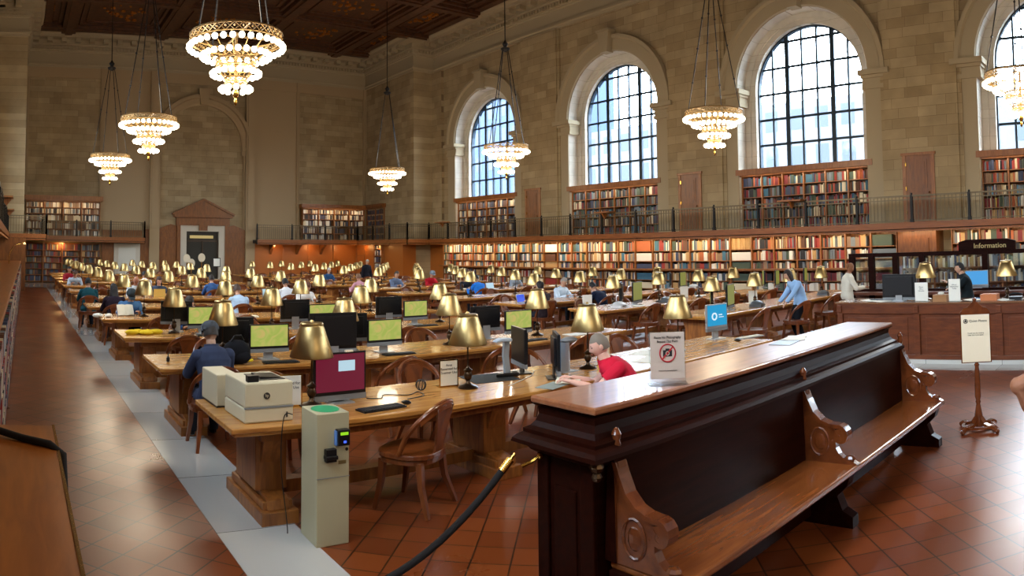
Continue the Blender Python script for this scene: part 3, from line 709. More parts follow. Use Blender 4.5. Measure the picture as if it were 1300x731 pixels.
def inst(proto, loc, rz, label, group=None):
    if proto.name not in usedp:
        usedp.add(proto.name); proto.location = loc; proto.rotation_euler = (0, 0, rz); proto['label'] = label
        if group: proto['group'] = group
        return proto
    return dup(proto, loc, rz, label, group)
SIDE = {0: 'strip-side', 1: 'window-side'}
NR = 12
LX = [.87+1.606*i for i in range(4)]
SX = [.95, 2.55, 4.2, 5.8]
occupied = {}   # (col,row,side,seat) -> skip
skip = {(0, 0, 0, 0), (0, 0, 0, 1), (0, 0, 0, 2), (0, 0, 0, 3)}
def row_y(i): return Y1+SP*i
def chair_label(c, i, s, k): return 'wooden reading chair, %s side, %s seat, %s %s table' % ('near' if s == 0 else 'far', ORD[k], ORD[i], SIDE[c])
SEATS = []
for c in (0, 1):
    for i in range(NR):
        if c == 1 and i == 0: continue
        y = row_y(i); x0 = XT0 if c == 0 else XT1
        if y+TWD > 35.5 and False: continue
        inst(tab0, (x0, y, 0), 0, 'long oak reading table, %s from the front in the %s column' % (ORD[i if c == 0 else i-1], SIDE[c]))
        for k, lx in enumerate(LX):
            inst(lp0, (x0+lx, y+TWD/2, .76), R.uniform(0, 3), 'brass shaded lamp, %s from the %s end, %s %s table' % (ORD[k], 'strip' if c == 0 else 'middle aisle', ORD[i], SIDE[c]))
        for s in (0, 1):
            for k, sx in enumerate(SX):
                if (c, i, s, k) == (1, 1, 0, 3): continue
                SEATS.append((c, i, s, k, x0+sx+R.uniform(-.12, .12), (y-.3 if s == 0 else y+TWD+.3)+R.uniform(-.12, .05)*(1 if s == 0 else -1), (0 if s == 0 else PI)+R.uniform(-.22, .22)))

# ------------------------------------------------------------------ people
def ik(a, tgt, l1, l2, pole):
    a, tgt, pole = Vector(a), Vector(tgt), Vector(pole); d = tgt-a; L_ = min(d.length, (l1+l2)*.995); dn = d.normalized()
    x = (l1*l1-l2*l2+L_*L_)/(2*L_); h = math.sqrt(max(l1*l1-x*x, 0)); pp = pole-dn*pole.dot(dn); pp.normalize()
    return a+dn*x+pp*h, a+dn*L_
def head_mb(b, o_, rot, hs, skin_i, eye_i, lip_i):
    n, k = 20, 16; st = len(b.v); b.use(skin_i); vs = []
    for j in range(k+1):
        th = PI*j/k
        for i in range(n):
            a = 2*PI*i/n; x, y, z = math.sin(th)*math.cos(a), math.sin(th)*math.sin(a), math.cos(th)
            X, Y, Z = x*.076, y*.094, z*.118
            if Z < 0:
                f = 1-(-Z/.118)**1.5*.38; X *= f; Y = Y*f+.014*(-Z/.118)*(1 if y > 0 else .2)
            g = math.exp(-(x/.16)**2)*(1 if y > 0 else 0)
            Y += g*.02*math.exp(-((Z+.022)/.018)**2) + g*.008*math.exp(-((Z)/.03)**2)
            for e in (-1, 1):
                if y > 0: Y -= .010*math.exp(-((X-e*.03)/.015)**2-((Z-.008)/.012)**2)
            if y > 0: Y += .005*math.exp(-((X)/.024)**2-((Z+.058)/.01)**2) + .006*math.exp(-(X/.03)**2-((Z+.095)/.015)**2)
            vs.append(Vector((X, Y, Z)))
    fs = [(j*n+i, j*n+(i+1) % n, (j+1)*n+(i+1) % n, (j+1)*n+i) for j in range(k) for i in range(n)]
    b.add([o_+rot@(v*hs) for v in vs], fs)
    for e in (-1, 1):
        q = len(b.v); b.use(skin_i).ball((e*.077, -.005, -.008), .03, 8, (.35, .6, 1))
        b.use(eye_i).ball((e*.03, .079, .008), .0085, 6, (1.2, 1, .7)).ball((e*.03, .086, .026), .01, 6, (1.6, .5, .25))
        for i in range(q, len(b.v)): b.v[i] = tuple(o_+rot@(Vector(b.v[i])*hs))
    q = len(b.v); b.use(lip_i).ball((0, .097, -.058), .018, 8, (1, .3, .28)); 
    for i in range(q, len(b.v)): b.v[i] = tuple(o_+rot@(Vector(b.v[i])*hs))
def hair_mb(rot, o_, hs, style):
    b = MB(); n, k = 20, 12; vs = []
    for j in range(k+1):
        th = PI*.62*j/k
        for i in range(n):
            a = 2*PI*i/n; x, y, z = math.sin(th)*math.cos(a), math.sin(th)*math.sin(a), math.cos(th)
            lim = 1 if y < .25 else .72
            if y > .25: th2 = min(th, PI*.36); x, y, z = math.sin(th2)*math.cos(a), math.sin(th2)*math.sin(a), math.cos(th2)
            t_ = 1.13 if style != 'thin' else 1.05
            t_ += .035*noise.noise(Vector((x*5, y*5, z*5)))
            X, Y, Z = x*.076*t_, y*.094*t_-.004, z*.118*t_
            if style in ('long', 'curly') and y < .3 and th > PI*.42:
                drop = (th/(PI*.62)-.68)/.32; Z -= .15*max(drop, 0)*(1 if style == 'long' else .5); X *= 1+.15*max(drop, 0)
            if style == 'curly': X *= 1.15; Y *= 1.12
            vs.append(Vector((X, Y, Z)))
    fs = [(j*n+i, j*n+(i+1) % n, (j+1)*n+(i+1) % n, (j+1)*n+i) for j in range(k) for i in range(n)]
    b.add([o_+rot@(v*hs) for v in vs], fs)
    if style in ('long', 'bun'):
        c = o_+rot@(Vector((0, -.1 if style == 'bun' else -.06, .04 if style == 'bun' else -.08))*hs); b.ball(c, .05 if style == 'bun' else .07, 10, (1, .7, 1.3))
    return b
def fabric(c): return mat('fabric_%d_%d_%d' % c, c, .85, spec=.2)
def skinm(c): return mat('skin_%d_%d_%d' % c, c, .5, spec=.35)
EYE = mat('eye_dark', (24, 18, 16), .2)
def person(label, x, y, rz, pose='sit', s=1.0, top=(120, 120, 120), sleeve='long', legs=(30, 32, 40), skin=(196, 148, 120), hair=(40, 28, 22), style='short', lean=.25, twist=0, hyaw=0, hpitch=.3, hands=None, poles=None, cap=None, detail=False, group=None, z=0, feet=None, skirt=False, collar=None):
    t = thing('person', label, 'person', (x, y, z), rz, group)
    V = Vector
    if pose == 'sit': pel = V((0, -.06, .53)); 
    else: pel = V((0, 0, .93*s))
    L_ = .5*s
    def sp(f, off=0): # along spine
        a = lean*f
        return pel + V((0, math.sin(a)*L_*f, math.cos(a)*L_*f))
    waist, chest, neck = sp(.3), sp(.72), sp(1.0)
    hn = V((0, math.sin(lean)*.5+math.sin(lean*.5+hpitch*.5)*.3, 1)).normalized()
    hd = neck + V((0, math.sin(lean)*.05+.02, .085*s))
    headc = hd + V((0, .02, .02))
    sw = .17*s
    tw = Matrix.Rotation(twist, 3, 'Z')
    shL, shR = chest+tw@V((-sw, 0, .09*s)), chest+tw@V((sw, 0, .09*s))
    if hands is None: hands = (V((-.13, .42, .80)), V((.13, .42, .80))) if pose == 'sit' else (V((-.24, .05, .78*s)), V((.24, .05, .78*s)))
    hands = [V(h_) for h_ in hands]
    poles = poles or ((-.6, -.3, -1), (.6, -.3, -1))
    B = MB(); segs = []   # segs: (a, b, radius, region)
    fwd = lambda a: V((0, math.cos(a), -math.sin(a)))
    rings = [(-.13, .12, .10), (-.06, .165, .125), (.0, .172, .13), (.18, .145, .112), (.34, .142, .11), (.55, .165, .122), (.72, .185, .125), (.86, .18, .108), (.95, .12, .085), (1.0, .068, .066), (1.12, .052, .056), (1.3, .05, .054)]
    n_ = 18; vs = []
    for f, rx, ry in rings:
        c = sp(min(max(f, 0), 1.0)) if f >= 0 else pel+V((0, 0, f*L_*1.2))
        if f > 1: c = neck.lerp(hd, (f-1)/.3)
        aa = lean*min(max(f, 0), 1); fy = fwd(aa); lx = Matrix.Rotation(twist*max(f, 0), 3, 'Z')@V((1, 0, 0))
        for k_ in range(n_):
            q = 2*PI*k_/n_; vs.append(c+lx*rx*s*math.cos(q)+fy*ry*s*math.sin(q))
    kk = len(rings); B.add(vs, [(i*n_+k_, i*n_+(k_+1) % n_, (i+1)*n_+(k_+1) % n_, (i+1)*n_+k_) for i in range(kk-1) for k_ in range(n_)]+[tuple(range(n_))[::-1], tuple((kk-1)*n_+k_ for k_ in range(n_))])
    segs += [(pel+V((0, 0, -.1)), pel, 'hip'), (pel, waist, 'top'), (waist, chest, 'top'), (chest, neck+V((0, 0, -.02)), 'top'), (neck+V((0, .01, .05)), headc, 'skin')]
    def limb(p, rs_): 
        B.tube(p, 1, 12, rs=rs_)
        for q, r_ in zip(p, rs_): B.ball(q, r_*1.0, 12)
    arms, lgs = [], []
    for sh, h_, po, e in ((shL, hands[0], poles[0], -1), (shR, hands[1], poles[1], 1)):
        sh = sh+V((0, 0, -.035*s)); el, wr = ik(sh, h_, .285*s, .255*s, po)
        limb([sh, sh.lerp(el, .45), el, el.lerp(wr, .35), wr], [.052*s, .047*s, .04*s, .039*s, .026*s])
        cut = 1 if sleeve == 'long' else .55
        segs += [(sh, sh.lerp(el, cut), 'top')] + ([(el, el.lerp(wr, .93), 'top'), (wr+(wr-el)*.03, wr+(wr-el)*.5, 'skin')] if cut == 1 else [(sh.lerp(el, .68), el, 'skin'), (el, wr+(wr-el)*.4, 'skin')])
        fd = (wr-el).normalized(); palm = wr+fd*.05*s
        upv = V((0, 0, 1)); side = fd.cross(upv); side = side.normalized() if side.length > .1 else V((1, 0, 0)); dn = side.cross(fd).normalized()
        if dn.z > 0: dn = -dn
        for o_ in (-.024, -.008, .008, .024): B.tube([wr+side*o_*.5*s, wr+fd*.045*s+side*o_*s, wr+fd*.085*s+side*o_*1.1*s], .0135*s, 8)
        for k_, (o_, ln) in enumerate(((-.034, .062), (-.0115, .078), (.0115, .072), (.034, .055))):
            p1 = palm+side*o_*s+fd*.03*s; B.tube([p1, p1+fd*ln*.5*s+dn*.01*s, p1+fd*ln*.8*s+dn*.032*s, p1+fd*ln*.8*s+dn*.05*s], 1, 8, rs=[.0085*s, .008*s, .0075*s, .0055*s])
        q = wr+fd*.025*s-side*e*.018*s; B.tube([q, q+fd*.03*s-side*e*.022*s, q+fd*.06*s-side*e*.026*s+dn*.012*s], 1, 8, rs=[.013*s, .011*s, .008*s])
        arms.append((sh, el, wr))
    if pose == 'sit': ft = feet or (V((-.13, .36, .085)), V((.13, .40, .085)))
    else: ft = feet or (V((-.1, .0, .085)), V((.1, .05, .085)))
    for ft_, e in zip(ft, (-1, 1)):
        ft_ = V(ft_); hip = pel+V((e*.09*s, 0, -.03)); kn, an = ik(hip, ft_, .44*s, .43*s, (0, 1, .6))
        limb([hip, hip.lerp(kn, .4), kn, kn.lerp(an, .35), an], [.088*s, .078*s, .056*s, .055*s, .036*s]); B.tube([an, an+V((0, .1, -.05)), an+V((0, .16, -.06))], .032, 8)
        segs += [(hip, kn, 'hip'), (kn, kn.lerp(an, .95), 'hip'), (an+V((0, 0, -.05)), an+V((0, .15, -.06)), 'skin')]
        lgs.append((hip, kn, an))
    rot = Matrix.Rotation(hyaw, 3, 'Z') @ Matrix.Rotation(-hpitch, 3, 'X')
    raw = B.mesh('raw', [skinm(skin)]); ro = bpy.data.objects.new('raw', raw); C.objects.link(ro)
    md = ro.modifiers.new('r', 'REMESH'); md.mode = 'VOXEL'; md.voxel_size = .005 if detail else .012; md.use_smooth_shade = True
    md2 = ro.modifiers.new('sm', 'SMOOTH'); md2.factor = .5; md2.iterations = 3 if detail else 1
    dg = bpy.context.evaluated_depsgraph_get(); dg.update(); body = bpy.data.meshes.new_from_object(ro.evaluated_get(dg)); bpy.data.objects.remove(ro); bpy.data.meshes.remove(raw)
    sm = skinm(skin); body.materials.clear(); body.materials.append(sm)
    def region(p):
        best, rg = 9, 'skin'
        for a_, b_, r_ in segs:
            ab = b_-a_; t_ = max(0, min(1, (p-a_).dot(ab)/max(ab.length_squared, 1e-9))); d_ = (p-a_-ab*t_).length
            if r_ == 'top' and t_ > 0 and (a_-waist).length < .4 and (b_-neck).length < .05: d_ -= .02
            if d_ < best: best, rg = d_, r_
        return rg
    regs = [region(v.co) for v in body.vertices]
    def garment(nm, keys, off, m_):
        bm = bmesh.new(); bm.from_mesh(body); bm.verts.ensure_lookup_table()
        def keep(v):
            if regs[v.index] in keys: return True
            q = v.co-pel; h_ = q.dot((waist-pel).normalized())
            if nm == 'top': return regs[v.index] == 'hip' and h_ > -.09 and abs(q.x) < .22 and q.y < .14
            return regs[v.index] == 'top' and h_ < .05 and abs(q.x) < .2
        kill = [f for f in bm.faces if not all(keep(v) for v in f.verts)]
        bmesh.ops.delete(bm, geom=kill, context='FACES'); loose = [v for v in bm.verts if not v.link_faces]; bmesh.ops.delete(bm, geom=loose, context='VERTS')
        for k_ in range(5): bmesh.ops.smooth_vert(bm, verts=[v for v in bm.verts if v.is_boundary], factor=.5, use_axis_x=True, use_axis_y=True, use_axis_z=True)
        bm.normal_update()
        for v in bm.verts:
            w_ = noise.noise(v.co*9+V((x, y, 0)))*.006
            v.co = v.co+v.normal*(off+w_)
        me = bpy.data.meshes.new(nm); bm.to_mesh(me); bm.free(); me.materials.append(m_); shade(me, 3.1)
        o = bpy.data.objects.new(nm, me); C.objects.link(o); o.parent = t
    garment('top', ('top',), .02, fabric(top)); garment('trousers', ('hip',), .012, fabric(legs))
    b = MB(); head_mb(b, headc+V((0, .0, .05*s)), rot, 1.0*s, 0, 1, 2)
    hm = b.mesh('h', [sm, EYE, mat('lips', (150, 82, 74), .5)], smooth=1.2)
    bm = bmesh.new(); bm.from_mesh(body); bm.from_mesh(hm); bm.to_mesh(body); bm.free()
    body.materials.append(EYE); body.materials.append(mat('lips', (150, 82, 74), .5))
    bpy.data.meshes.remove(hm); shade(body, 1.5)
    bo = bpy.data.objects.new('body', body); C.objects.link(bo); bo.parent = t
    for hip, kn, an in lgs:
        b = MB(); b.ball((an.x, an.y+.08, an.z-.035), .07, 10, (.62, 1.9, .6)); b.build('shoe', M['black'], t, smooth=True)
    hc = headc+V((0, 0, .05*s))
    if style != 'bald': hair_mb(rot, hc, s, style).build('hair', mat('hair_%d_%d_%d' % hair, hair, .7), t, smooth=True)
    if cap:
        b = MB(); b.lathe([(.099, .02), (.1, .05), (.09, .09), (.06, .122), (0, .135)], 18, cap=False); b.prism([(-.07, .07), (-.06, .15), (0, .175), (.06, .15), (.07, .07)], .028, .038, 'z')
        o = b.build('cap', fabric(cap), t, smooth=True); o.location = hc; o.rotation_euler = rot.to_euler(); o.scale = (s, 1.06*s, s)
    return t
def X_at(px, y): return at(px, 340, 'y', y).x
def sit(label, px, row, side, **k):
    """place a seated reader at pixel column px on a side of a table row; occupies the nearest seat"""
    y = row_y(row)-.3 if side == 0 else row_y(row)+TWD+.3
    x = X_at(px, y); best = min(SEATS, key=lambda S: (S[1] != row, S[2] != side, abs(S[4]-x)))
    SEATS.remove(best); S = best; rz = (0 if side == 0 else PI)+k.pop('turn', 0)
    SEATS.append((S[0], S[1], S[2], S[3], x, y-(.02 if side == 0 else -.02), rz))
    return person(label, x, y+(0 if side == 0 else 0), rz, z=0.0, **k)
# first-row custom chairs
for S in list(SEATS):
    if S[0] == 0 and S[1] == 0 and S[2] == 0: SEATS.remove(S)
    if S[0] == 0 and S[1] == 0 and S[2] == 1 and S[3] == 1 and False: SEATS.remove(S)
SEATS.append((0, 0, 0, 1, 3.12, 5.16, .5)); 
SEATS.append((0, 0, 0, 2, 5.3, 4.82, .85))
SEATS.append((0, 0, 0, 3, 6.9, 4.85, .2))
person('person in a bright red T-shirt with short grey hair reading at the front table', 5.3, 4.82, .85, top=(196, 24, 52), sleeve='short', detail=True, legs=(60, 60, 80), skin=(222, 170, 150), hair=(120, 108, 96), style='thin', lean=.5, hpitch=.35, hyaw=.1, s=1.0, hands=((-.12, .52, .80), (.10, .50, .80)))
sit('person seen from behind in a dark jacket and grey cap beside the printer', 272, 1, 0, top=(52, 60, 84), detail=True, legs=(24, 24, 30), hair=(50, 44, 40), cap=(74, 78, 84), lean=.28, hpitch=.4, skin=(190, 150, 125), s=1.0)
sit('person in a denim shirt and dark cap reading an open book, facing the camera', 165, 3, 1, top=(74, 116, 160), legs=(30, 34, 48), cap=(50, 58, 62), lean=.45, hpitch=.75, skin=(186, 140, 112))
sit('person with dark hair and dark top bent over the fifth table', 146, 4, 0, top=(36, 24, 36), hair=(24, 16, 14), style='long', lean=.3, hpitch=.4)
sit('person with black hair in a teal sweater at the sixth table', 113, 5, 0, top=(24, 74, 84), hair=(14, 14, 18), lean=.3, hpitch=.35)
sit('person in a pale shirt leaning low over the eighth table', 95, 7, 1, top=(170, 182, 196), hair=(80, 60, 50), lean=.5, hpitch=.6)
sit('person in a red top at the ninth table by the strip', 88, 8, 1, top=(150, 30, 44), hair=(30, 24, 22), lean=.2, hpitch=.2)
sit('bald person facing the camera at the sixth table', 172, 5, 1, top=(190, 196, 200), style='bald', lean=.3, hpitch=.5, skin=(176, 118, 92))
sit('person in a white T-shirt looking down at the eighth strip-side table', 184, 7, 0, top=(226, 226, 228), sleeve='short', hair=(30, 22, 20), lean=.2, hpitch=.5)
sit('person behind a yellow folder at the sixth table', 201, 5, 1, top=(60, 70, 90), hair=(60, 36, 30), style='long', lean=.3, hpitch=.4, skin=(226, 176, 156))
sit('person in a blue shirt seen from behind at the seventh table', 270, 6, 0, top=(52, 84, 132), hair=(40, 30, 26), lean=.3, hpitch=.3)
sit('person in a pale blue shirt half hidden behind stacked lamp shades', 304, 4, 0, top=(176, 200, 224), hair=(70, 50, 40), lean=.35, hpitch=.5)
sit('person in a white shirt with black hair beside a laptop', 364, 5, 0, top=(224, 224, 226), hair=(16, 14, 16), lean=.25, hpitch=.3)
sit('person in white resting an arm on the fifth table', 386, 4, 1, top=(228, 224, 218), hair=(90, 50, 36), lean=.5, hpitch=.7)
sit('grey-haired person in a blue shirt facing the camera in the far middle', 417, 8, 1, top=(50, 84, 124), hair=(190, 186, 180), style='thin', lean=.15, hpitch=.3)
sit('person in a pink top in the far middle of the room', 457, 6, 0, top=(210, 150, 160), hair=(120, 84, 60), lean=.25, hpitch=.3)
person('standing person in black with grey hair near the far corner', X_at(465, 29.5), 29.5, PI, pose='stand', top=(26, 26, 34), legs=(24, 24, 30), hair=(170, 164, 156), style='thin', lean=.12, hpitch=.4, s=.95)
sit('person in a grey-blue sweater facing the camera beyond the middle aisle', 502, 6, 1, top=(104, 118, 144), hair=(70, 56, 46), lean=.2, hpitch=.3)
sit('person in a red shirt and grey cap at a far window-side table', 546, 6, 1, top=(186, 26, 44), hair=(90, 84, 80), cap=(120, 130, 140), lean=.3, hpitch=.4)
sit('person in a bright blue shirt with dark hair', 608, 5, 0, top=(36, 116, 206), hair=(24, 20, 20), lean=.35, hpitch=.4)
sit('person in a dark top beside the one in bright blue', 590, 5, 1, top=(40, 44, 54), hair=(150, 140, 130), lean=.5, hpitch=.6)
sit('person in a grey sweater leaning forward near the wall bookcases', 652, 5, 1, top=(150, 160, 172), hair=(130, 110, 90), lean=.55, hpitch=.6)
sit('person with a dark bun seen from behind at the fourth window-side table', 688, 3, 0, top=(44, 32, 36), hair=(26, 18, 18), style='bun', lean=.2, hpitch=.1)
sit('balding person in a white shirt writing at the fourth window-side table', 711, 3, 1, top=(204, 218, 232), hair=(150, 140, 130), style='thin', lean=.3, hpitch=.55)
sit('person in a navy sweater lying forward on the table', 764, 3, 0, top=(22, 30, 52), hair=(16, 14, 18), lean=.7, hpitch=.6)
sit('person in a blue jacket writing behind a monitor at the third table', 238, 2, 1, top=(38, 62, 104), hair=(40, 30, 26), lean=.3, hpitch=.4)
person('standing person in a pale blue blouse leaning over the window-side table', 13.75, 7.42, .95, pose='stand', top=(150, 184, 222), legs=(18, 18, 24), hair=(40, 26, 20), style='long', lean=.5, hpitch=.3, s=.92, hands=((-.2, .45, .82), (.25, .4, .8)))
person('standing person in a cream cardigan at the end of the service desk', 14.9, 6.85, -2.3, pose='stand', top=(214, 206, 188), legs=(40, 40, 52), hair=(132, 84, 50), style='bun', lean=.12, hpitch=.2, hyaw=.3, s=.93, skin=(150, 98, 70), hands=((-.16, .34, 1.02), (.16, .36, 1.04)))
person('person in a black shirt with dark hair gesturing behind the service desk', 14.15, 3.85, .4, pose='stand', top=(20, 30, 34), legs=(20, 20, 26), hair=(16, 14, 16), lean=.2, hpitch=.1, s=.93, skin=(196, 150, 124), hands=((-.16, .42, 1.2), (.2, .3, 1.04)))
person('person with a bare arm bent at the picture edge beside the bench', 3.3, .2, -PI/2, pose='stand', top=(96, 60, 44), sleeve='short', detail=True, legs=(60, 66, 84), skin=(158, 104, 76), s=1.12, hands=((-.36, .12, 1.12), (.3, .12, 1.1)), poles=((-1.3, -.2, .6), (1.3, -.2, .1)))
for c, i, s, k, x, y, rz in SEATS:
    inst(ch0, (x, y, 0), rz, chair_label(c, i, s, k))
# note: readers sit with the pelvis over the chair seat

# ------------------------------------------------------------------ chandeliers
def chandelier():
    t = thing('chandelier', '', 'chandelier', (0, 0, 0), 0, 'tiered chandeliers with round bulbs')
    def band(r, z0, z1, nm):
        b = MB(); n = 48; b.tube([(r*math.cos(2*PI*i/n), r*math.sin(2*PI*i/n), z1) for i in range(n)], .018, 6, True); b.tube([(r*math.cos(2*PI*i/n), r*math.sin(2*PI*i/n), z0) for i in range(n)], .014, 6, True)
        k = int(r*40)
        for i in range(k):
            a0, a1 = 2*PI*i/k, 2*PI*(i+1)/k; p = lambda a, z: (r*math.cos(a), r*math.sin(a), z)
            b.sqtube([p(a0, z0), p(a1, z1)], .012, .012); b.sqtube([p(a1, z0), p(a0, z1)], .012, .012); b.ball(p(a0, (z0+z1)/2), .022, 6)
        b.build(nm, M['chbronze'], t)
    band(.84, -.14, 0, 'crown_band'); band(.36, -.6, -.46, 'drum_band'); band(.2, -.88, -.8, 'lower_band')
    b = MB()
    for i in range(16):
        a = 2*PI*i/16; c, s = math.cos(a), math.sin(a)
        b.sqtube([(.84*c, .84*s, -.14), (.6*c, .6*s, -.3), (.36*c, .36*s, -.46)], .014, .014); b.sqtube([(.36*c, .36*s, -.6), (.3*c, .3*s, -.7), (.2*c, .2*s, -.8)], .012, .012)
    for i in range(4):
        a = PI/2*i; b.sqtube([(.84*math.cos(a), .84*math.sin(a), -.02), (0, 0, -.02)], .02, .03)
    b.lathe([(0, .06), (.03, .05), (.03, -.5), (.05, -.56), (.03, -.6), (.03, -.9), (.06, -.96), (.03, -1.0), (.02, -1.04)], 10); b.build('frame', M['chbronze'], t)
    b = MB(); b.lathe([(0, -1.3), (.02, -1.28), (.035, -1.22), (.02, -1.17), (.05, -1.12), (.05, -1.04), (.03, -1.02)], 12, cap=False); b.build('finial', M['brassfit'], t, smooth=True)
    bm_ = MB(); bm_.ball((0, 0, 0), .056, 10); me = bm_.mesh('bulb', M['bulb'], smooth=1.5)
    for r, z, n in ((.86, -.24, 34), (.62, -.4, 26), (.43, -.72, 20), (.27, -1.0, 12)):
        for i in range(n):
            a = 2*PI*(i+.5)/n; o = bpy.data.objects.new('bulb', me); C.objects.link(o); o.parent = t; o.location = (r*math.cos(a), r*math.sin(a), z)
    for i in range(4):
        a = PI/2*i+.3; c, s = math.cos(a), math.sin(a); b = MB()
        b.tube([(.8*c, .8*s, 0), (.45*c, .45*s, 1.9), (.12*c, .12*s, 3.75)], .016, 6)
        for q in (.9, 1.9, 2.8): f = 1-q/3.75*.85; b.ball((.8*c*f, .8*s*f, q), .035, 6)
        b.build('chain', M['iron'], t)
    b = MB(); b.lathe([(.02, 3.6), (.16, 3.68), (.18, 3.74), (.06, 3.8), (.12, 3.92), (.05, 4.0), (.03, 4.05)], 12); b.build('hub', M['iron'], t, smooth=True)
    b = MB(); b.lathe([(.02, 4.0), (.02, 8.35)], 8); b.build('rod', M['iron'], t)
    return t
M['chbronze'] = mat('chandelier_bronze', (150, 120, 76), .4, .8)
chd = chandelier()
CH = [(3.85, 12.5, 'large tiered chandelier nearest the camera, cut by the ceiling edge'), (3.85, 21.3, 'tiered chandelier second in the strip-side row'), (3.85, 30.4, 'smallest tiered chandelier, farthest in the strip-side row'),
      (17.1, 30.6, 'tiered chandelier farthest in the window-side row, before the end pier'), (17.1, 21.4, 'tiered chandelier hanging before the farthest arched window'), (17.25, 12.0, 'tiered chandelier between the second and largest windows'), (17.1, 3.15, 'tiered chandelier before the window at the picture edge')]
def plight(x, y, z, w, rad=.5, col=(1, .84, .62), name='light'):
    l = bpy.data.lights.new(name, 'POINT'); l.energy = w; l.color = col; l.shadow_soft_size = rad; o = bpy.data.objects.new(name, l); C.objects.link(o); o.location = (x, y, z); return o
for x, y, lb in CH: inst(chd, (x, y, 5.97), 0, lb)
for x, y in [(c[0], c[1]) for c in CH]+[(3.85, 2.95), (3.85, -5), (17.1, -5)]:
    plight(x, y, 4.95, CHW := 190, .45)
    plight(x, y, 6.5, 120, .5)

# ------------------------------------------------------------------ screens and desk gear
def monitor(label, x, y, rz, scr, w=.5, h=.29, z=.76, tilt=0, stand='foot', bodym=None, group=None, name='monitor', up=.12):
    t = thing(name, label, 'monitor', (x, y, z), rz, group)   # faces -y local
    bodym = bodym or M['black']
    b = MB(); b.box(-w/2, w/2, -.02, .012, up, up+h); b.box(-w/2+.06, w/2-.06, .012, .04, up+.04, up+h-.04); b.build('housing', bodym, t, bevel=.004)
    b = MB(); b.box(-w/2+.016, w/2-.016, -.0225, -.0195, up+.03, up+h-.014); b.build('screen', scr, t)
    b = MB(); b.box(-w/2, w/2, -.024, .012, up-.045, up); b.build('chin', M['grey'], t)
    b = MB()
    b.box(-.06, .06, .02, .035, .01, up+.14); b.box(-.11, .11, -.08, .1, 0, .012); b.build('stand', M['silver'] if stand == 'foot' else M['black'], t)
    return t
def keyboard(x, y, rz, label, m_=None):
    b = MB(); b.use(0).box(-.21, .21, -.07, .07, 0, .014); b.use(1)
    for i in range(14):
        for j in range(5): b.box(-.2+i*.0288, -.2+i*.0288+.023, -.06+j*.0245, -.06+j*.0245+.019, .014, .02)
    o = b.build('keyboard', [M['black'], mat('key_caps', (34, 34, 38), .5)] if m_ is None else m_, loc=(x, y, .76), rz=rz); return tag(o, label, 'keyboard', 'keyboards on the tables')
def mouse(x, y, label, z=.76):
    b = MB(); b.ball((0, 0, .015), .03, 10, (1, 1.7, .6)); return tag(b.build('mouse', M['black'], smooth=True, loc=(x, y, z), rz=.4), label, 'mouse', 'mice on the tables')
def T(px, py, z=.76): p = at(px, py, 'z', z); return p.x, p.y
def off_lamp(x, r, c, gap=.34, keep=()):
    x0 = XT0 if c == 0 else XT1
    for lx in [x0+q for q in LX]+list(keep):
        if abs(x-lx) < gap: x = lx+gap*(1 if x >= lx else -1)
    return x
# facing-us green wallpaper monitors : (px, row) centre columns
GM = [(342, 1, 'front'), (488, 1, 'front'), (258, 2, 'front'), (409, 2, 'front'), (527, 2, 'front'), (657, 1, 'front')]
names = {0: 'beside the black bag', 1: 'in the middle of the second table', 2: 'on the third table behind the capped reader', 3: 'on the third table, behind a brass shade', 4: 'on the third table, near its aisle end', 5: 'on the second table beside coiled cables'}
for i, (px, r_, _) in enumerate(GM):
    yy = row_y(r_)+.42; xx = X_at(px, yy)
    monitor('black monitor with green-yellow wallpaper %s' % names[i], xx, yy, .0, M['wallpaper'], w=.5 if r_ == 1 else .48, h=.29, group='monitors with green wallpaper', up=.13)
    keyboard(xx+.05, yy-.28, -.05, 'black keyboard in front of the wallpaper monitor %s' % names[i])
    monitor('dark monitor back, paired with the one %s' % names[i], xx-.34, yy+.34, PI-.1, M['wallpaper'], w=.5, h=.32, group='monitors seen from behind', up=.16)
monitor('large dark monitor seen from behind a brass shade at the second table', X_at(424, 8.1), 8.12, PI-.05, M['wallpaper'], w=.62, h=.44, up=.1, group='monitors seen from behind')
# maroon all-in-one on first table
x, y = T(428, 512); monitor('all-in-one computer with maroon screen and white dialog beside the printer', 2.72, 5.72, .03, M['maroon'], w=.5, h=.36, up=.07, name='all_in_one_computer')
mar = bpy.context.scene.objects.get('all_in_one_computer')
b = MB(); b.box(-.02, .14, -.0245, -.0225, .27, .36); b.build('dialog_window', M['dialog'], mar)
b = MB(); b.box(.05, .12, -.03, .0, .43, .445); b.build('paper_tab', M['cream'], mar)
keyboard(2.92, 5.33, .1, 'black keyboard below the maroon screen'); mouse(3.2, 5.4, 'black mouse beside the keyboard below the maroon screen')
# blue screen side monitor + dark one
monitor('monitor with light blue web page angled beside the reader in red', 5.02, 5.5, .95, M['bluescr'], w=.42, h=.36, up=.1, stand='b')
monitor('dark monitor turned away beside the document scanner', 4.95, 6.0, 1.2+PI, M['black'], w=.46, h=.36, up=.12, stand='b')
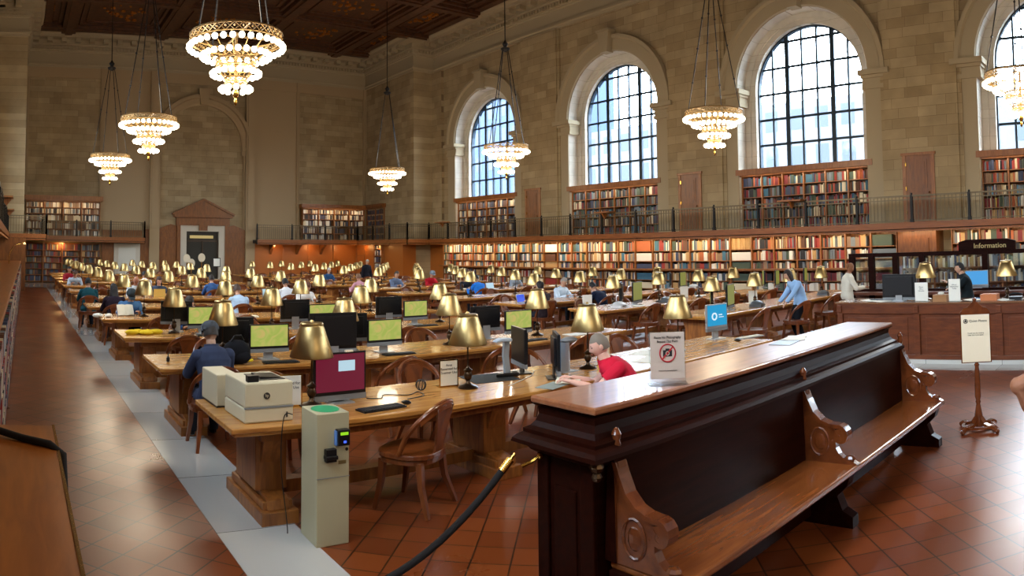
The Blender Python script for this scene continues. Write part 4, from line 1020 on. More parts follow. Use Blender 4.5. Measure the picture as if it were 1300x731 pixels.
# cyan mac
monitor('silver computer with cyan welcome screen at the end of the front table', 8.42, 5.9, -.15, M['cyan'], w=.42, h=.33, up=.16, bodym=M['silver'], name='desktop_computer')
mc = bpy.context.scene.objects.get('desktop_computer')
b = MB(); b.tube([(-.06+.045*math.cos(a*PI/5), -.025, .32+.045*math.sin(a*PI/5)) for a in range(10)], .012, 6, True); b.box(.03, .1, -.026, -.023, .33, .345); b.box(.03, .13, -.026, -.023, .3, .31); b.build('screen_logo', emis('screen_white', (220, 240, 250), 1), mc)
keyboard(8.75, 5.55, -.2, 'flat keyboard in front of the cyan screen', [M['silver'], M['white']]); mouse(8.35, 5.5, 'mouse near the cyan screen')
# window-side column screens seen obliquely
sideX = []
for i, (px, r_, w_) in enumerate(((808, 2, .5), (866, 3, .5), (926, 1, .5), (986, 2, .5), (1022, 2, .5))):
    yy = row_y(r_)+.45; xx = X_at(px, yy); xx = off_lamp(xx, r_, 1, .42); sideX.append((r_, xx))
    nm = ['beside the white machine', 'in the third row from the window-side front', 'tall on the nearest window-side table', 'behind the blouse wearer', 'at the far end near the bookcases'][i]
    monitor('monitor with olive wallpaper turned sideways %s' % nm, xx, yy, .34, M['olive'], w=.56, h=.44, up=.08, group='sideways monitors on window-side tables')
    monitor('dark monitor back beside the olive screen %s' % nm, xx-.1, yy+.4, .34+PI+.3, M['olive'], w=.5, h=.44, up=.08, group='dark sideways monitors on window-side tables')
# printer
pt = thing('printer', 'white laser printer with black output tray on the corner of the front table', 'printer', (1.915, 5.27, .76), .02)
b = MB(); b.box(-.2, .2, 0, .5, 0, .11); b.box(-.198, .198, .003, .5, .115, .3); b.build('body', M['white'], pt, bevel=.012)
b = MB(); b.box(-.2, .2, -.004, .01, .107, .118); b.build('tray_seam', M['grey'], pt)
b = MB(); b.box(-.07, .17, .1, .4, .3, .304); b.prism([(-.02, .304), (.15, .304), (.15, .308), (-.02, .32)], .15, .36, 'y'); b.build('output_tray', M['black'], pt)
b = MB(); b.box(-.16, -.07, .04, .1, .3, .35); b.build('display', M['black'], pt, bevel=.004)
b = MB(); b.box(.14, .15, -.006, 0, .03, .07); b.build('paper_gauge', M['black'], pt)
b = MB(); b.lathe([(0, 0), (.026, 0), (.026, .003), (0, .003)], 24, cap=False); lg = b.build('round_logo', mat('logo_dark', (50, 46, 44), .4), pt); lg.location = (-.02, .0, .2); lg.rotation_euler = (PI/2, 0, 0)
font_mesh('logo_letters', 'hp', .036, M['white'], pt, (-.02, -.005, .203), (PI/2, 0, 0), sx=.8)
su = thing('computer_tower', 'pale slim computer tower standing behind the printer', 'computer', (1.76, 6.0, .76), .03)
b = MB(); b.box(-.1, .09, -.14, .3, .01, .27); b.build('case', M['white'], su, bevel=.01); b = MB(); b.box(.03, .06, -.145, -.138, .03, .09); b.build('ports', M['black'], su); b = MB(); b.box(-.1, .09, -.14, .3, 0, .012); b.build('feet', M['black'], su)
# sign behind the printer, easel sign
def easel_sign(label, x, y, rz, lines, w, h, z=.76, frame=M['brassfit'], size=.03, paper=None, group=None):
    t = thing('table_sign', label, 'sign', (x, y, z), rz, group); b = MB(); b.box(-w/2, w/2, 0, .008, 0, h); b.box(-w/2, w/2, -.0, .1, 0, .006); b.build('holder', frame, t)
    b = MB(); b.box(-w/2+.012, w/2-.012, -.003, 0, .015, h-.012); b.build('card', paper or M['cream'], t)
    if lines: font_mesh('lettering', lines, size, M['ink'], t, (0, -.0045, h*.66), (PI/2, 0, 0))
    return t
x, y = T(570, 491); easel_sign('framed cream card reading Area Reserved for Scanner Use beside the near lamp', x, y, -.15, 'Area\nReserved for\nScanner Use', .2, .26, size=.034)
easel_sign('framed white card standing between the printer and the maroon screen', 2.26, 5.72, -.1, 'Reserved for\nPrinter Use', .22, .27, paper=M['paper'], size=.034)
easel_sign('framed card with fine print beside the water flask', 5.5, 5.95, -.1, 'Scanner\nInstructions', .2, .26, size=.03)
easel_sign('tall cream card behind the reader in red', 5.95, 5.72, .1, '', .22, .33)
# document scanner
sc_ = thing('document_scanner', 'overhead grey book scanner on a black mat at the front table', 'scanner', (4.72, 5.95, .76), -.2)
b = MB(); b.box(-.45, .05, -.25, .2, 0, .004); b.build('mat', mat('scanner_mat', (40, 44, 46), .7), sc_)
b = MB(); b.prism([(-.14, -.06), (.12, -.08), (.14, .04), (-.02, .08)], .004, .04, 'z'); b.build('base', M['black'], sc_, bevel=.01)
b = MB(); b.sqtube([(.02, .0, .03), (.0, .0, .2), (.01, -.0, .36)], .045, .06); b.build('column', mat('scanner_grey', (150, 156, 160), .4), sc_)
b = MB(); b.sqtube([(.05, 0, .37), (-.1, -.06, .385), (-.17, -.1, .375)], .08, .03, rs=[1, 1, .7]); b.build('head', mat('scanner_head', (176, 190, 206), .4), sc_, bevel=.006)
# grey pot / dispenser
ds_ = thing('book_stand_scanner', 'grey upright scanner head with rounded top beside the fine print card', 'scanner', (5.35, 5.72, .76), 0)
b = MB(); b.lathe([(.055, 0), (.05, .3), (.05, .31)], 16); b.build('column', M['silver'], ds_, smooth=True)
b = MB(); b.ball((.06, 0, .33), .07, 12, (1.6, .9, .5)); b.build('cap', M['grey'], ds_, smooth=True)
b = MB(); b.box(-.1, .12, -.08, .08, 0, .01); b.build('base', M['silver'], ds_)
# cables
rc = random.Random(5)
def cord(label, pts, r=.004, m_=None, group=None):
    b = MB(); P = []; pts = [Vector(p) for p in pts]
    for i in range(len(pts)-1):
        p0, p1, p2, p3 = pts[max(i-1, 0)], pts[i], pts[i+1], pts[min(i+2, len(pts)-1)]
        for k in range(6):
            t_ = k/6; P.append(.5*((2*p1)+(-p0+p2)*t_+(2*p0-5*p1+4*p2-p3)*t_*t_+(-p0+3*p1-3*p2+p3)*t_**3))
    P.append(pts[-1]); b.tube(P, r, 6); return tag(b.build('cord', m_ or M['black'], smooth=1.5), label, 'cord', group)
cord('black cable winding from the maroon screen across the front table', [(3.0, 5.75, .765), (3.12, 5.7, .765), (3.22, 5.82, .765), (3.4, 5.7, .765), (3.55, 5.78, .765), (3.5, 5.6, .765), (3.3, 5.55, .765)])
ww = MB(); 
for k in range(5): ww.tube([(.05*math.cos(a/12*2*PI)*math.cos(k*.6), .05*math.cos(a/12*2*PI)*math.sin(k*.6), .05+.05*math.sin(a/12*2*PI)) for a in range(12)], .004, 5, True)
tag(ww.build('cable_coil', M['black'], smooth=1.5, loc=(3.62, 5.84, .762)), 'upright coil of black cable beside the reserved card', 'cable')
ww = MB()
for k in range(7): ww.tube([((.07+.01*k % .03)*math.cos(a/12*2*PI)+.02*k-.06, .05*math.sin(a/12*2*PI), .01+.012*(k % 4)) for a in range(12)], .004, 5, True)
tag(ww.build('cable_coil', M['paper'], smooth=1.5, loc=(X_at(637, 8.2), 8.2, .762)), 'heap of white cables beside the second-table monitor', 'cable')
cord('thin white cable along the front table beside the scanner mat', [(4.4, 5.5, .765), (4.7, 5.65, .765), (4.95, 5.8, .765), (5.15, 6.0, .765)], .004, M['paper'])
# papers, books, bags
def sheet(label, x, y, rz, w=.21, h=.3, m_=None, z=.76, n=1, group='loose papers'):
    b = MB(); b.box(-w/2, w/2, -h/2, h/2, 0, .003)
    if n > 1: b.box(-w/2+.03, w/2+.02, -h/2-.02, h/2-.02, .003, .006, .3)
    return tag(b.build('paper_sheet', m_ or M['paper'], loc=(x, y, z+.001), rz=rz), label, 'paper', group)
def open_book(label, x, y, rz, z=.76, s=1):
    b = MB(); w = .16*s; h = .12*s
    for e in (-1, 1):
        P = [(0, .012), (e*w*.3, .026), (e*w*.7, .022), (e*w, .01), (e*w, 0), (0, 0)]; b.use(1).prism(P, -h, h, 'y')
    b.use(0).box(-w-.006, w+.006, -h-.006, h+.006, -.001, .002)
    return tag(b.build('open_book', [BM[3], PAGE], loc=(x, y, z+.002), rz=rz), label, 'book', 'open books')
open_book('open book under the hands of the reader in red', 4.98, 5.28, .75)
sheet('pale grey folder on the table edge before the reader in red', 4.72, 5.22, .3, .34, .2, mat('grey_folder', (150, 158, 150), .7))
sheet('large sheet of newspaper on the front table by the aisle end', 6.55, 5.45, .2, .5, .4, n=2)
sheet('white paper at the edge of the front table near the scanner', 6.9, 5.9, .1, .4, .3, n=2)
x, y = T(205, 416); 
b = MB()
for k in range(9): b.ball((rc.uniform(-.22, .2), rc.uniform(-.1, .1), .03), rc.uniform(.05, .09), 8, (1.3, 1, .5))
tag(b.build('folded_jacket', fabric((226, 190, 40)), smooth=1.5, loc=(X_at(186, 10.95), 10.95, .762)), 'crumpled yellow jacket on the third table', 'jacket')
b = MB()
for k in range(9): b.ball((rc.uniform(-.13, .13), rc.uniform(-.06, .06), .03), rc.uniform(.04, .07), 8, (1.2, 1, .7))
tag(b.build('plastic_bag', M['paper'], smooth=1.5, loc=(X_at(131, 13.6), 13.6, .762)), 'crumpled white bag at the strip end of the fourth table', 'bag')
bg = thing('backpack', 'black backpack with yellow trim on the second table', 'bag', (X_at(302, 8.02), 8.05, .76), .2)
b = MB(); b.ball((0, 0, .13), .17, 14, (1.05, .75, .85)); b.ball((.03, -.08, .08), .11, 12, (1.1, .6, .7)); b.build('pack', fabric((18, 18, 24)), bg, smooth=1.5)
b = MB(); b.tube([(-.08, -.02, .26), (-.04, -.03, .32), (.04, -.03, .32), (.08, -.02, .26)], .012, 8); b.build('handle', M['black'], bg); b = MB(); b.ball((.12, -.1, .04), .04, 8, (1.4, .6, .5)); b.build('trim', fabric((214, 190, 40)), bg, smooth=1.5)
b = MB(); b.lathe([(.012, 0), (.02, .01), (.02, .05), (.008, .06), (.004, .1)], 10); tag(b.build('power_plug', M['black'], loc=(X_at(215, 8.3), 8.3, .76)), 'small black plug standing on the second table', 'plug')
def laptop(label, x, y, rz, scr, group='laptops'):
    t = thing('laptop', label, 'laptop', (x, y, .76), rz, group); b = MB(); b.box(-.16, .16, -.11, .11, 0, .016); b.build('base', M['silver'], t)
    b = MB(); b.prism([(.11, .016), (.11, .0), (.17, .2), (.16, .21)], -.16, .16, 'x'); b.build('lid', M['silver'], t)
    b = MB(); b.prism([(.107, .03), (.106, .028), (.156, .195), (.158, .195)], -.145, .145, 'x'); b.build('screen', scr, t)
laptop('laptop with pale screen before the black-haired reader in white', X_at(343, 18.9), 18.95, 0, M['dialog'])
laptop('laptop with bright blue screen at the fourth window-side table', X_at(666, 13.5), 13.5, .2, emis('deep_blue', (20, 70, 220), 1))
laptop('silver laptop near the person in bright blue', X_at(625, 18.8), 18.8, 0, M['dialog'])
b = MB(); b.box(-.16, .16, -.01, .01, 0, .2); tag(b.build('folder', mat('yellow_folder', (230, 186, 90), .7), loc=(X_at(203, 19.35), 19.35, .76)), 'upright yellow folder at the sixth table', 'folder')
bk = open_book('open book held up before the capped reader in denim', X_at(160, 13.95), 13.95, .1, .80); bk.rotation_euler = (.9, 0, .1); bk.location.z = .86
for i, (px, py, lb) in enumerate(((335, 392, 'x'), )): pass
pr = random.Random(9)
i = 0
for c in (0, 1):
    for r_ in range(1, 9):
        for q in range(2):
            x0 = (XT0 if c == 0 else XT1); xx = x0+SX[(q*2+r_) % 4]+.35; yy = row_y(r_)+(.22 if q else .85)
            if c == 0 and r_ < 3 and q == 0: continue
            if pr.random() < .55: sheet('loose white papers, %s side of the %s %s table' % ('far' if not q else 'near', ORD[r_], SIDE[c]), xx, yy, pr.uniform(-.5, .5), .3, .24, n=2)
            else: open_book('open book lying on the %s side of the %s %s table' % ('far' if not q else 'near', ORD[r_], SIDE[c]), xx, yy, pr.uniform(-.3, .3))
# white machines (microfilm readers) on the window-side tables
for i, (px, r_) in enumerate(((785, 2), (845, 2), (880, 3), (960, 1), (905, 1), (1044, 1))):
    yy = row_y(r_)+.32; xx = X_at(px, yy); t = thing('desk_machine', 'low rounded grey machine on the %s window-side table, %s' % (ORD[r_], ['beside a brass lamp', 'between two monitors', 'behind the shades', 'nearest the desk', 'before the olive screen', 'by the blouse wearer'][i]), 'machine', (xx, yy, .76), .3, 'grey machines on window-side tables')
    b = MB(); b.ball((0, 0, .06), .14, 14, (1.3, 1, .5)); b.box(-.18, .18, -.13, .13, 0, .05); b.build('body', mat('machine_%d' % (i % 2), [(196, 196, 196), (90, 94, 98)][i % 2], .4), t, smooth=True)
    b = MB(); b.box(-.1, .1, -.135, -.128, .02, .045); b.build('slot', M['black'], t)
for i, (px, r_) in enumerate(((745, 2), (868, 2), (955, 1), (905, 3))):
    yy = row_y(r_)+.85; easel_sign('small white card standing on the %s window-side table, %s' % (ORD[r_], ['at its aisle end', 'between monitors', 'by the lamp', 'at its middle'][i]), X_at(px, yy), yy, -.6, '', .21, .28, paper=M['paper'], frame=M['paper'], group='blank looking white cards')

# ------------------------------------------------------------------ payment kiosk
kx, ky, krz = 2.2, 4.87, -.02
kt = thing('payment_kiosk', 'cream metal card kiosk with green top standing before the front table', 'kiosk', (kx, ky, 0), krz)
b = MB(); b.box(-.125, .125, -.15, .15, 0, .92); b.build('cabinet', M['kiosk'], kt, bevel=.006)
b = MB(); b.box(-.127, .127, -.153, -.149, .47, .474); b.build('door_seam', M['grey'], kt)
b = MB(); b.lathe([(0, 0), (.085, 0), (.085, .002), (0, .002)], 28, cap=False); o = b.build('green_label', M['green'], kt); o.location = (0, 0, .9205); o.scale = (1.2, 1.35, 1)
rd_ = MB(); rd_.box(-.045, .045, -.06, 0, 0, .11); o = rd_.build('card_reader', M['black'], kt, bevel=.005); o.location = (.06, -.15, .70)
b = MB(); b.box(-.03, .03, -.063, -.06, .075, .095); b.build('display', M['led'], o); b = MB(); b.box(-.005, .015, -.063, -.06, .02, .035); b.build('light', M['ledb'], o)
b = MB(); b.box(-.052, -.045, -.04, 0, .0, .1); b.build('side_label', mat('blue_label', (90, 130, 190), .5), o)
b = MB(); b.box(-.04, .04, -.045, 0, 0, .09); b.box(-.045, .045, -.06, 0, .02, .045); o = b.build('card_slot', M['black'], kt, bevel=.004); o.location = (-.03, -.15, .47+.12)
b = MB(); b.box(-.03, .03, -.002, 0, 0, .025); o = b.build('nameplate', mat('plate', (130, 110, 70), .4, .6), kt); o.location = (.07, -.15, .56)
b = MB(); b.lathe([(0, 0), (.012, 0), (.012, .004), (0, .006)], 12, cap=False); o = b.build('lock', M['iron'], kt); o.location = (.105, -.15, .66); o.rotation_euler = (PI/2, 0, 0)
cord('thin cable running from the kiosk top down to the floor', [(2.0, 5.0, .87), (1.93, 5.0, .85), (1.93, 5.05, .5), (1.97, 5.03, .1), (1.98, 5.04, .006)], .004)

# ------------------------------------------------------------------ barrier with bench
BXa, BXb, BY0, BY1, BT = 2.69, 6.86, 2.66, 3.17, 1.25
bt = thing('barrier', 'dark mahogany barrier wall with broad polished top behind the bench', 'barrier', (0, 0, 0))
b = MB()
def ring(x0, x1, y0, y1, z0, z1): b.box(x0, x1, y0, y1, z0, z1)
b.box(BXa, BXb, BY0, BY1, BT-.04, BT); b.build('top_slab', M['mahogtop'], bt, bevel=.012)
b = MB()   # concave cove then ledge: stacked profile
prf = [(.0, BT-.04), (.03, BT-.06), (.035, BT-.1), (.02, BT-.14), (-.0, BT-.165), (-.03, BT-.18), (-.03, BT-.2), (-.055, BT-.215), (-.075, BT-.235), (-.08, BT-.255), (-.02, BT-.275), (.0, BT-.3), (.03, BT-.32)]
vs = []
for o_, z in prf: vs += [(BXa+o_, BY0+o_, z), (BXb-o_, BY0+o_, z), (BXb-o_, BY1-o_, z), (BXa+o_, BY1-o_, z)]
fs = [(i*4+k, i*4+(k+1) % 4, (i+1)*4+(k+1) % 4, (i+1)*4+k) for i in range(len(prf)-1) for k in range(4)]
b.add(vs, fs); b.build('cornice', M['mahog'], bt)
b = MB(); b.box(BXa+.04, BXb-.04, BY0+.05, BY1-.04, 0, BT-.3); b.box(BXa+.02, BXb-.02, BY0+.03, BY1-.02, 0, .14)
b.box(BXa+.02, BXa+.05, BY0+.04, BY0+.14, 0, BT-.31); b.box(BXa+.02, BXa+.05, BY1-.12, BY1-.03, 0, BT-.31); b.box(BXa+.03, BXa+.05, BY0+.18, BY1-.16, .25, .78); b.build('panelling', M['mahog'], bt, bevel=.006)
b = MB(); b.ball((BXa-.01, BY0-.02, .96), .04, 8, (1, 1, .8)); b.ball((BXa-.01, BY0-.02, .91), .028, 8); b.build('carved_boss', M['bronze'], bt)
b = MB(); b.ball((BXa+.0, BY1-.08, .93), .02, 8); b.tube([(BXa, BY1-.08, .93), (BXa-.05, BY1-.06, .9), (BXa-.09, BY1-.03, .88)], .01, 6); b.build('rope_hook', M['brassfit'], bt)
# bench
bn = thing('bench', 'long polished wooden bench with carved scroll arms against the barrier', 'bench', (0, 0, 0))
SY0, SY1, SZ = 2.2, 2.66, .45
b = MB(); b.box(BXa+.12, 7.06, SY0, SY1+.02, SZ-.045, SZ); b.build('seat', M['bench'], bn, bevel=.012)
b = MB(); b.prism([(2.62, SZ), (2.7, SZ), (2.67, .98), (2.63, .98)], BXa+.1, 7.0, 'x'); b.box(BXa+.08, 7.02, 2.6, 2.68, .97, 1.0); b.build('backrest', M['mahog'], bn)
def arm(x):
    b = MB(); P = [(2.66, SZ), (2.66, 1.02), (2.62, 1.02), (2.59, .9), (2.55, .8), (2.49, .74), (2.42, .71), (2.35, .705), (2.30, .69), (2.265, .65), (2.27, .61), (2.31, .59), (2.35, .6), (2.36, .56), (2.33, .52), (2.29, .49), (2.22, .475), (2.2, SZ)]
    # fan-triangulated side panel: build as strips from the seat line
    top = [(y, z) for y, z in P[1:17]]
    TP = [(2.62, 1.02), (2.59, .9), (2.55, .8), (2.49, .74), (2.42, .71), (2.37, .7)]
    LP = [(2.37, .56), (2.345, .52), (2.31, .495), (2.25, .478), (2.2, .455)]
    for (ya, za), (yb, zb) in list(zip(TP, TP[1:]))+list(zip(LP, LP[1:])):
        b.prism([(ya, SZ), (ya, za), (yb, zb), (yb, SZ)], x-.028, x+.028, 'x')
    b.prism([(2.335+.05*math.cos(2*PI*q/18), .655+.05*math.sin(2*PI*q/18)) for q in range(18)], x-.04, x+.04, 'x')
    b.prism([(2.62, SZ), (2.66, SZ), (2.66, 1.02), (2.62, 1.02)], x-.035, x+.035, 'x')
    o = b.build('arm_panel', M['benchdark'], bn)
    b = MB(); Q = [(x, 2.64, 1.0), (x, 2.6, .9), (x, 2.555, .81), (x, 2.49, .75), (x, 2.42, .725), (x, 2.35, .72)]
    for k in range(12):
        a = PI/2+k*.5; r = .066-.0035*k; Q.append((x, 2.335+r*math.cos(a), .655+r*math.sin(a)))
    b.sqtube(Q, .028, .085); b.ball((x, 2.335, .655), .03, 8, (1.5, 1, 1)); b.build('scroll', M['benchdark'], o)
    b = MB(); b.ball((x-.025, 2.5, .6), .05, 10, (.3, 1, 1.3)); b.tube([(x-.03, 2.5+.075*math.cos(a*PI/8), .6+.1*math.sin(a*PI/8)) for a in range(16)], .009, 5, True); b.ball((x, 2.27, .49), .035, 8, (1, 1.3, .7)); b.ball((x-.02, 2.4, .62), .025, 8, (.4, 1, 1)); b.build('carving', M['benchdark'], o)
    b = MB(); b.lathe([(.02, 1.02), (.028, 1.05), (.02, 1.07), (.03, 1.1), (.012, 1.13), (0, 1.135)], 10, c=(x, 2.64, 0)); b.build('finial', M['benchdark'], o, smooth=True)
    b = MB(); b.prism([(2.66, 0), (2.66, SZ-.04), (2.24, SZ-.04), (2.28, .3), (2.36, .22), (2.32, .12), (2.24, .08), (2.24, 0)], x-.05, x+.05, 'x'); b.build('leg', M['mahog'], bn)
for x in (BXa+.14, 4.9, 7.0): arm(x)
b = MB(); b.box(BXa+.14, 7.0, 2.58, 2.62, .05, SZ-.05); b.build('back_board', M['mahog'], bn)
# no-photography sign on the barrier
ns = thing('acrylic_sign', 'acrylic stand with no photography notice on the barrier top', 'sign', (3.42, 2.76, BT), -.75); ns.scale = (.86, 1, .95)
b = MB(); b.box(-.13, .13, -.004, .004, .012, .335); b.box(-.135, .135, -.05, .05, 0, .012); b.build('holder', M['acrylic'], ns)
b = MB(); b.box(-.12, .12, -.0075, -.0045, .04, .33); b.build('card', mat('notice_card', (196, 176, 160), .7), ns)
font_mesh('lettering', 'Please No Photography\nBeyond This Point', .0235, M['ink'], ns, (0, -.009, .285), (PI/2, 0, 0), sx=.85)
font_mesh('small_lettering', 'Thank you for your cooperation', .01, M['ink'], ns, (0, -.009, .09), (PI/2, 0, 0))
b = MB(); n_ = 28; b.tube([(.055*math.cos(2*PI*i/n_), -.009, .2+.055*math.sin(2*PI*i/n_)) for i in range(n_)], .005, 6, True); b.sqtube([(-.038, -.0095, .162), (.038, -.0095, .238)], .003, .01); b.build('prohibition_ring', M['red'], ns)
b = MB(); b.box(-.032, .032, -.0092, -.0078, .178, .218); b.box(-.014, .014, -.0092, -.0078, .218, .228); b.build('camera_symbol', M['ink'], ns); b = MB(); b.tube([(.012*math.cos(2*PI*i/16), -.0095, .198+.012*math.sin(2*PI*i/16)) for i in range(16)], .002, 5, True); b.build('lens_symbol', M['cream'], ns)
sheet('dark clipboard with papers lying on the barrier top', 5.3, 3.02, .2, .3, .18, M['black'], BT); sheet('white papers on the barrier top beside the clipboard', 5.55, 3.08, .15, .3, .16, M['paper'], BT, n=2)
# ropes
def rope(label, pts): 
    t = thing('rope', label, 'rope', (0, 0, 0), 0, 'velvet barrier ropes'); pts = [Vector(p) for p in pts]
    b = MB(); b.tube(pts, .02, 10); b.build('velvet', M['velvet'], t, smooth=1.5)
    for a, c in ((pts[0], pts[1]), (pts[-1], pts[-2])):
        d = (a-c).normalized(); b = MB(); b.tube([a-d*.03, a+d*.05], .024, 10); b.tube([a+d*.05, a+d*.09], .01, 8); b.build('brass_end', M['brassfit'], t, smooth=1.5)
def sag(p, q, d, n=18): p, q = Vector(p), Vector(q); return [p.lerp(q, i/n)-Vector((0, 0, d*4*(i/n)*(1-i/n))) for i in range(n+1)]
rope('black velvet rope hooked to the barrier corner and sagging to the floor', sag((2.56, 3.24, .86), (1.2, 3.55, .35), .25))
rope('black velvet rope with brass end lying over the low wooden counter', [Vector((-.28, 4.32, 1.06)), Vector((-.2, 4.26, 1.05)), Vector((-.1, 4.18, 1.03)), Vector((.05, 4.05, 1.02)), Vector((.2, 3.93, 1.02)), Vector((.27, 3.88, .98)), Vector((.28, 3.87, .8)), Vector((.27, 3.87, .5))])
# near counter
nc = thing('wooden_counter', 'low orange-brown wooden counter end nearest the camera', 'counter', (0, 0, 0))
b = MB(); b.box(XL+.05, .24, 1.6, 4.42, .96, 1.0); b.build('counter_top', M['counter'], nc, bevel=.008)
b = MB(); b.box(XL+.1, .2, 1.65, 4.38, 0, .96); b.build('cabinet', M['panel'], nc); b = MB(); b.box(.235, .25, 1.6, 4.42, .97, 1.004); b.build('metal_edge', M['brassfit'], nc)

# ------------------------------------------------------------------ quiet please stand
qx, qy = 7.66, 2.01
qs = thing('sign_stand', 'carved wooden floor stand with framed Quiet Please notice', 'sign', (qx, qy, 0), -PI/2+.3)
b = MB(); b.lathe([(.05, .04), (.045, .16), (.03, .24), (.022, .28), (.03, .3), (.024, .32), (.034, .36), (.03, .6), (.022, .68), (.03, .7), (.015, .72)], 12); b.build('post', M['benchdark'], qs, smooth=True)
for k in range(4):
    b = MB(); a = PI/4+PI/2*k; c, s = math.cos(a), math.sin(a); b.sqtube([(.02*c, .02*s, .14), (.08*c, .08*s, .07), (.16*c, .16*s, .05), (.22*c, .22*s, .055), (.26*c, .26*s, .03)], .05, .035); b.ball((.26*c, .26*s, .025), .028, 8); b.build('foot', M['benchdark'], qs)
b = MB(); b.sqtube([(math.cos(2*PI*i/20)*.17, math.sin(2*PI*i/20)*.17, .05) for i in range(21)], .03, .02); b.build('foot_ring', M['benchdark'], qs)
b = MB(); w, z0, z1 = .165, .72, 1.26
b.box(-w, w, -.012, .012, z0, z0+.03); b.box(-w, w, -.012, .012, z1-.03, z1); b.box(-w, -w+.028, -.012, .012, z0, z1); b.box(w-.028, w, -.012, .012, z0, z1); b.box(-w, w, 0, .01, z0, z1)
b.prism([(-w, z1), (w, z1), (w-.04, z1+.05), (.08, z1+.06), (.04, z1+.1), (0, z1+.14), (-.04, z1+.1), (-.08, z1+.06), (-w+.04, z1+.05)], -.012, .012, 'y')
b.ball((0, 0, z1+.14), .025, 8); b.build('frame', M['benchdark'], qs)
b = MB(); b.box(-w+.012, w-.012, -.016, -.012, z0+.01, z1-.02); b.build('card', M['cream'], qs)
font_mesh('lettering', 'Quiet Please', .038, M['ink'], qs, (.03, -.018, z1-.09), (PI/2, 0, 0)); font_mesh('small_lettering', 'Thank you for helping\nkeep this room quiet', .02, M['ink'], qs, (-.0, -.018, z1-.23), (PI/2, 0, 0))
b = MB(); b.tube([(-.105+.022*math.cos(2*PI*i/18), -.018, z1-.09+.022*math.sin(2*PI*i/18)) for i in range(18)], .004, 5, True); b.prism([(-.12, z1-.1), (-.09, z1-.1), (-.1, z1-.07), (-.112, z1-.078)], -.019, -.0165, 'y'); b.build('round_emblem', M['ink'], qs)

# ------------------------------------------------------------------ service desk
DX, DY1, DZ = 11.55, 5.55, 1.02
dk = thing('service_desk', 'long panelled wooden service desk with pale worktop', 'desk', (0, 0, 0))
b = MB(); b.box(DX, DX+.8, -4, DY1, DZ-.035, DZ); b.build('worktop', mat('desk_worktop', (120, 82, 58), .18, coat=.5), dk, bevel=.006)
b = MB(); b.box(DX+.06, DX+.74, -3.96, DY1-.05, 0, DZ-.035); b.box(DX+.02, DX+.06, -3.96, DY1-.03, .82, DZ-.035); b.box(DX+.02, DX+.06, -3.96, DY1-.03, 0, .14)
y = DY1-.03; k = 0
while y > -3.5:
    b.box(DX+.02, DX+.06, y-.1, y, .14, .82); b.box(DX+.045, DX+.06, y-1.3, y-.2, .2, .76); b.box(DX-.01, DX+.04, y-.09, y-.01, .84, .96); y -= 1.42
b.build('front_panels', M['desk'], dk, bevel=.005)
b = MB(); b.box(DX+.06, DX+.6, DY1-.05, DY1-.02, .1, .9); b.build('end_panel', M['desk'], dk)
b = MB(); b.box(DX-.02, DX+.2, -4, DY1+.0, 0, .07); b.build('plinth', M['marble'], dk)
def deskpt(px, off=.35): p = at(px, 380, 'x', DX+off); return (DX+off, p.y)
for px, lb in ((1176, 'brass shaded lamp on the service desk beside the standing cards'), (1279, 'brass shaded lamp on the service desk at the picture edge')):
    x, y = deskpt(px, .55); dup(lp0, (x, y, DZ), 0, lb, 'service desk lamps').scale = (1, 1, .92)
x, y = deskpt(1142, .3); monitor('large computer seen from behind on the service desk', x, y, PI/2, M['wallpaper'], w=.62, h=.4, z=DZ, up=.06, name='desk_monitor')
x, y = 15.6, at(1240, 355, 'x', 15.6).y; monitor('computer with bright blue screen behind the service desk', x, y, -PI/2+.2, M['bluescr'], w=.52, h=.34, z=.95, up=.05, bodym=M['silver'])
for px, w, h, lb, ln in ((1170, .23, .32, 'white printed card on the service desk beside the large computer', 'Please\nAsk a\nLibrarian'), (1212, .2, .37, 'tall white printed card on the service desk before the person in black', 'Library\nInformation\nToday')):
    x, y = deskpt(px, .15); easel_sign(lb, x, y, -PI/2, ln, w, h, z=DZ, paper=M['paper'], frame=M['paper'], size=.03, group='cards on the service desk')
x, y = deskpt(1195, .2); b = MB(); b.box(-.1, .1, -.12, .12, 0, .11); b.use(1).ball((0, 0, .13), .06, 8, (1.1, 1, .5)); tag(b.build('tissue_box', [mat('tan_box', (150, 104, 60), .6), M['paper']], loc=(x, y, DZ)), 'small tan tissue box between the two white cards', 'box')
x, y = deskpt(1257, .3); b = MB(); b.box(-.12, .12, -.14, .14, 0, .1); b.box(-.09, .09, -.11, .11, .1, .105); tag(b.build('wooden_box', mat('orange_box', (186, 108, 60), .6), loc=(x, y, DZ)), 'orange wooden slip box on the service desk near the stand', 'box')
for i, (px, o_) in enumerate(((1105, .35), (1120, .2), (1160, .6), (1235, .35), (1275, .25), (1290, .4))):
    x, y = deskpt(px, o_); sheet('papers on the service desk, %s along from its end' % ORD[i], x, y, R.uniform(0, 1), .3, .22, n=2, z=DZ)
x, y = deskpt(1120, .4); o = keyboard(x, y, PI/2, 'keyboard lying on the service desk by the large computer'); o.location.z = DZ
x, y = deskpt(1290, .3); b = MB(); b.box(-.09, .09, -.1, .1, 0, .05); b.tube([(-.02, -.11, .08), (-.02, -.05, .1), (-.02, .05, .1), (-.02, .11, .08)], .02, 8); tag(b.build('desk_phone', M['black'], loc=(x, y, DZ)), 'black desk phone beside the lamp at the picture edge', 'phone')
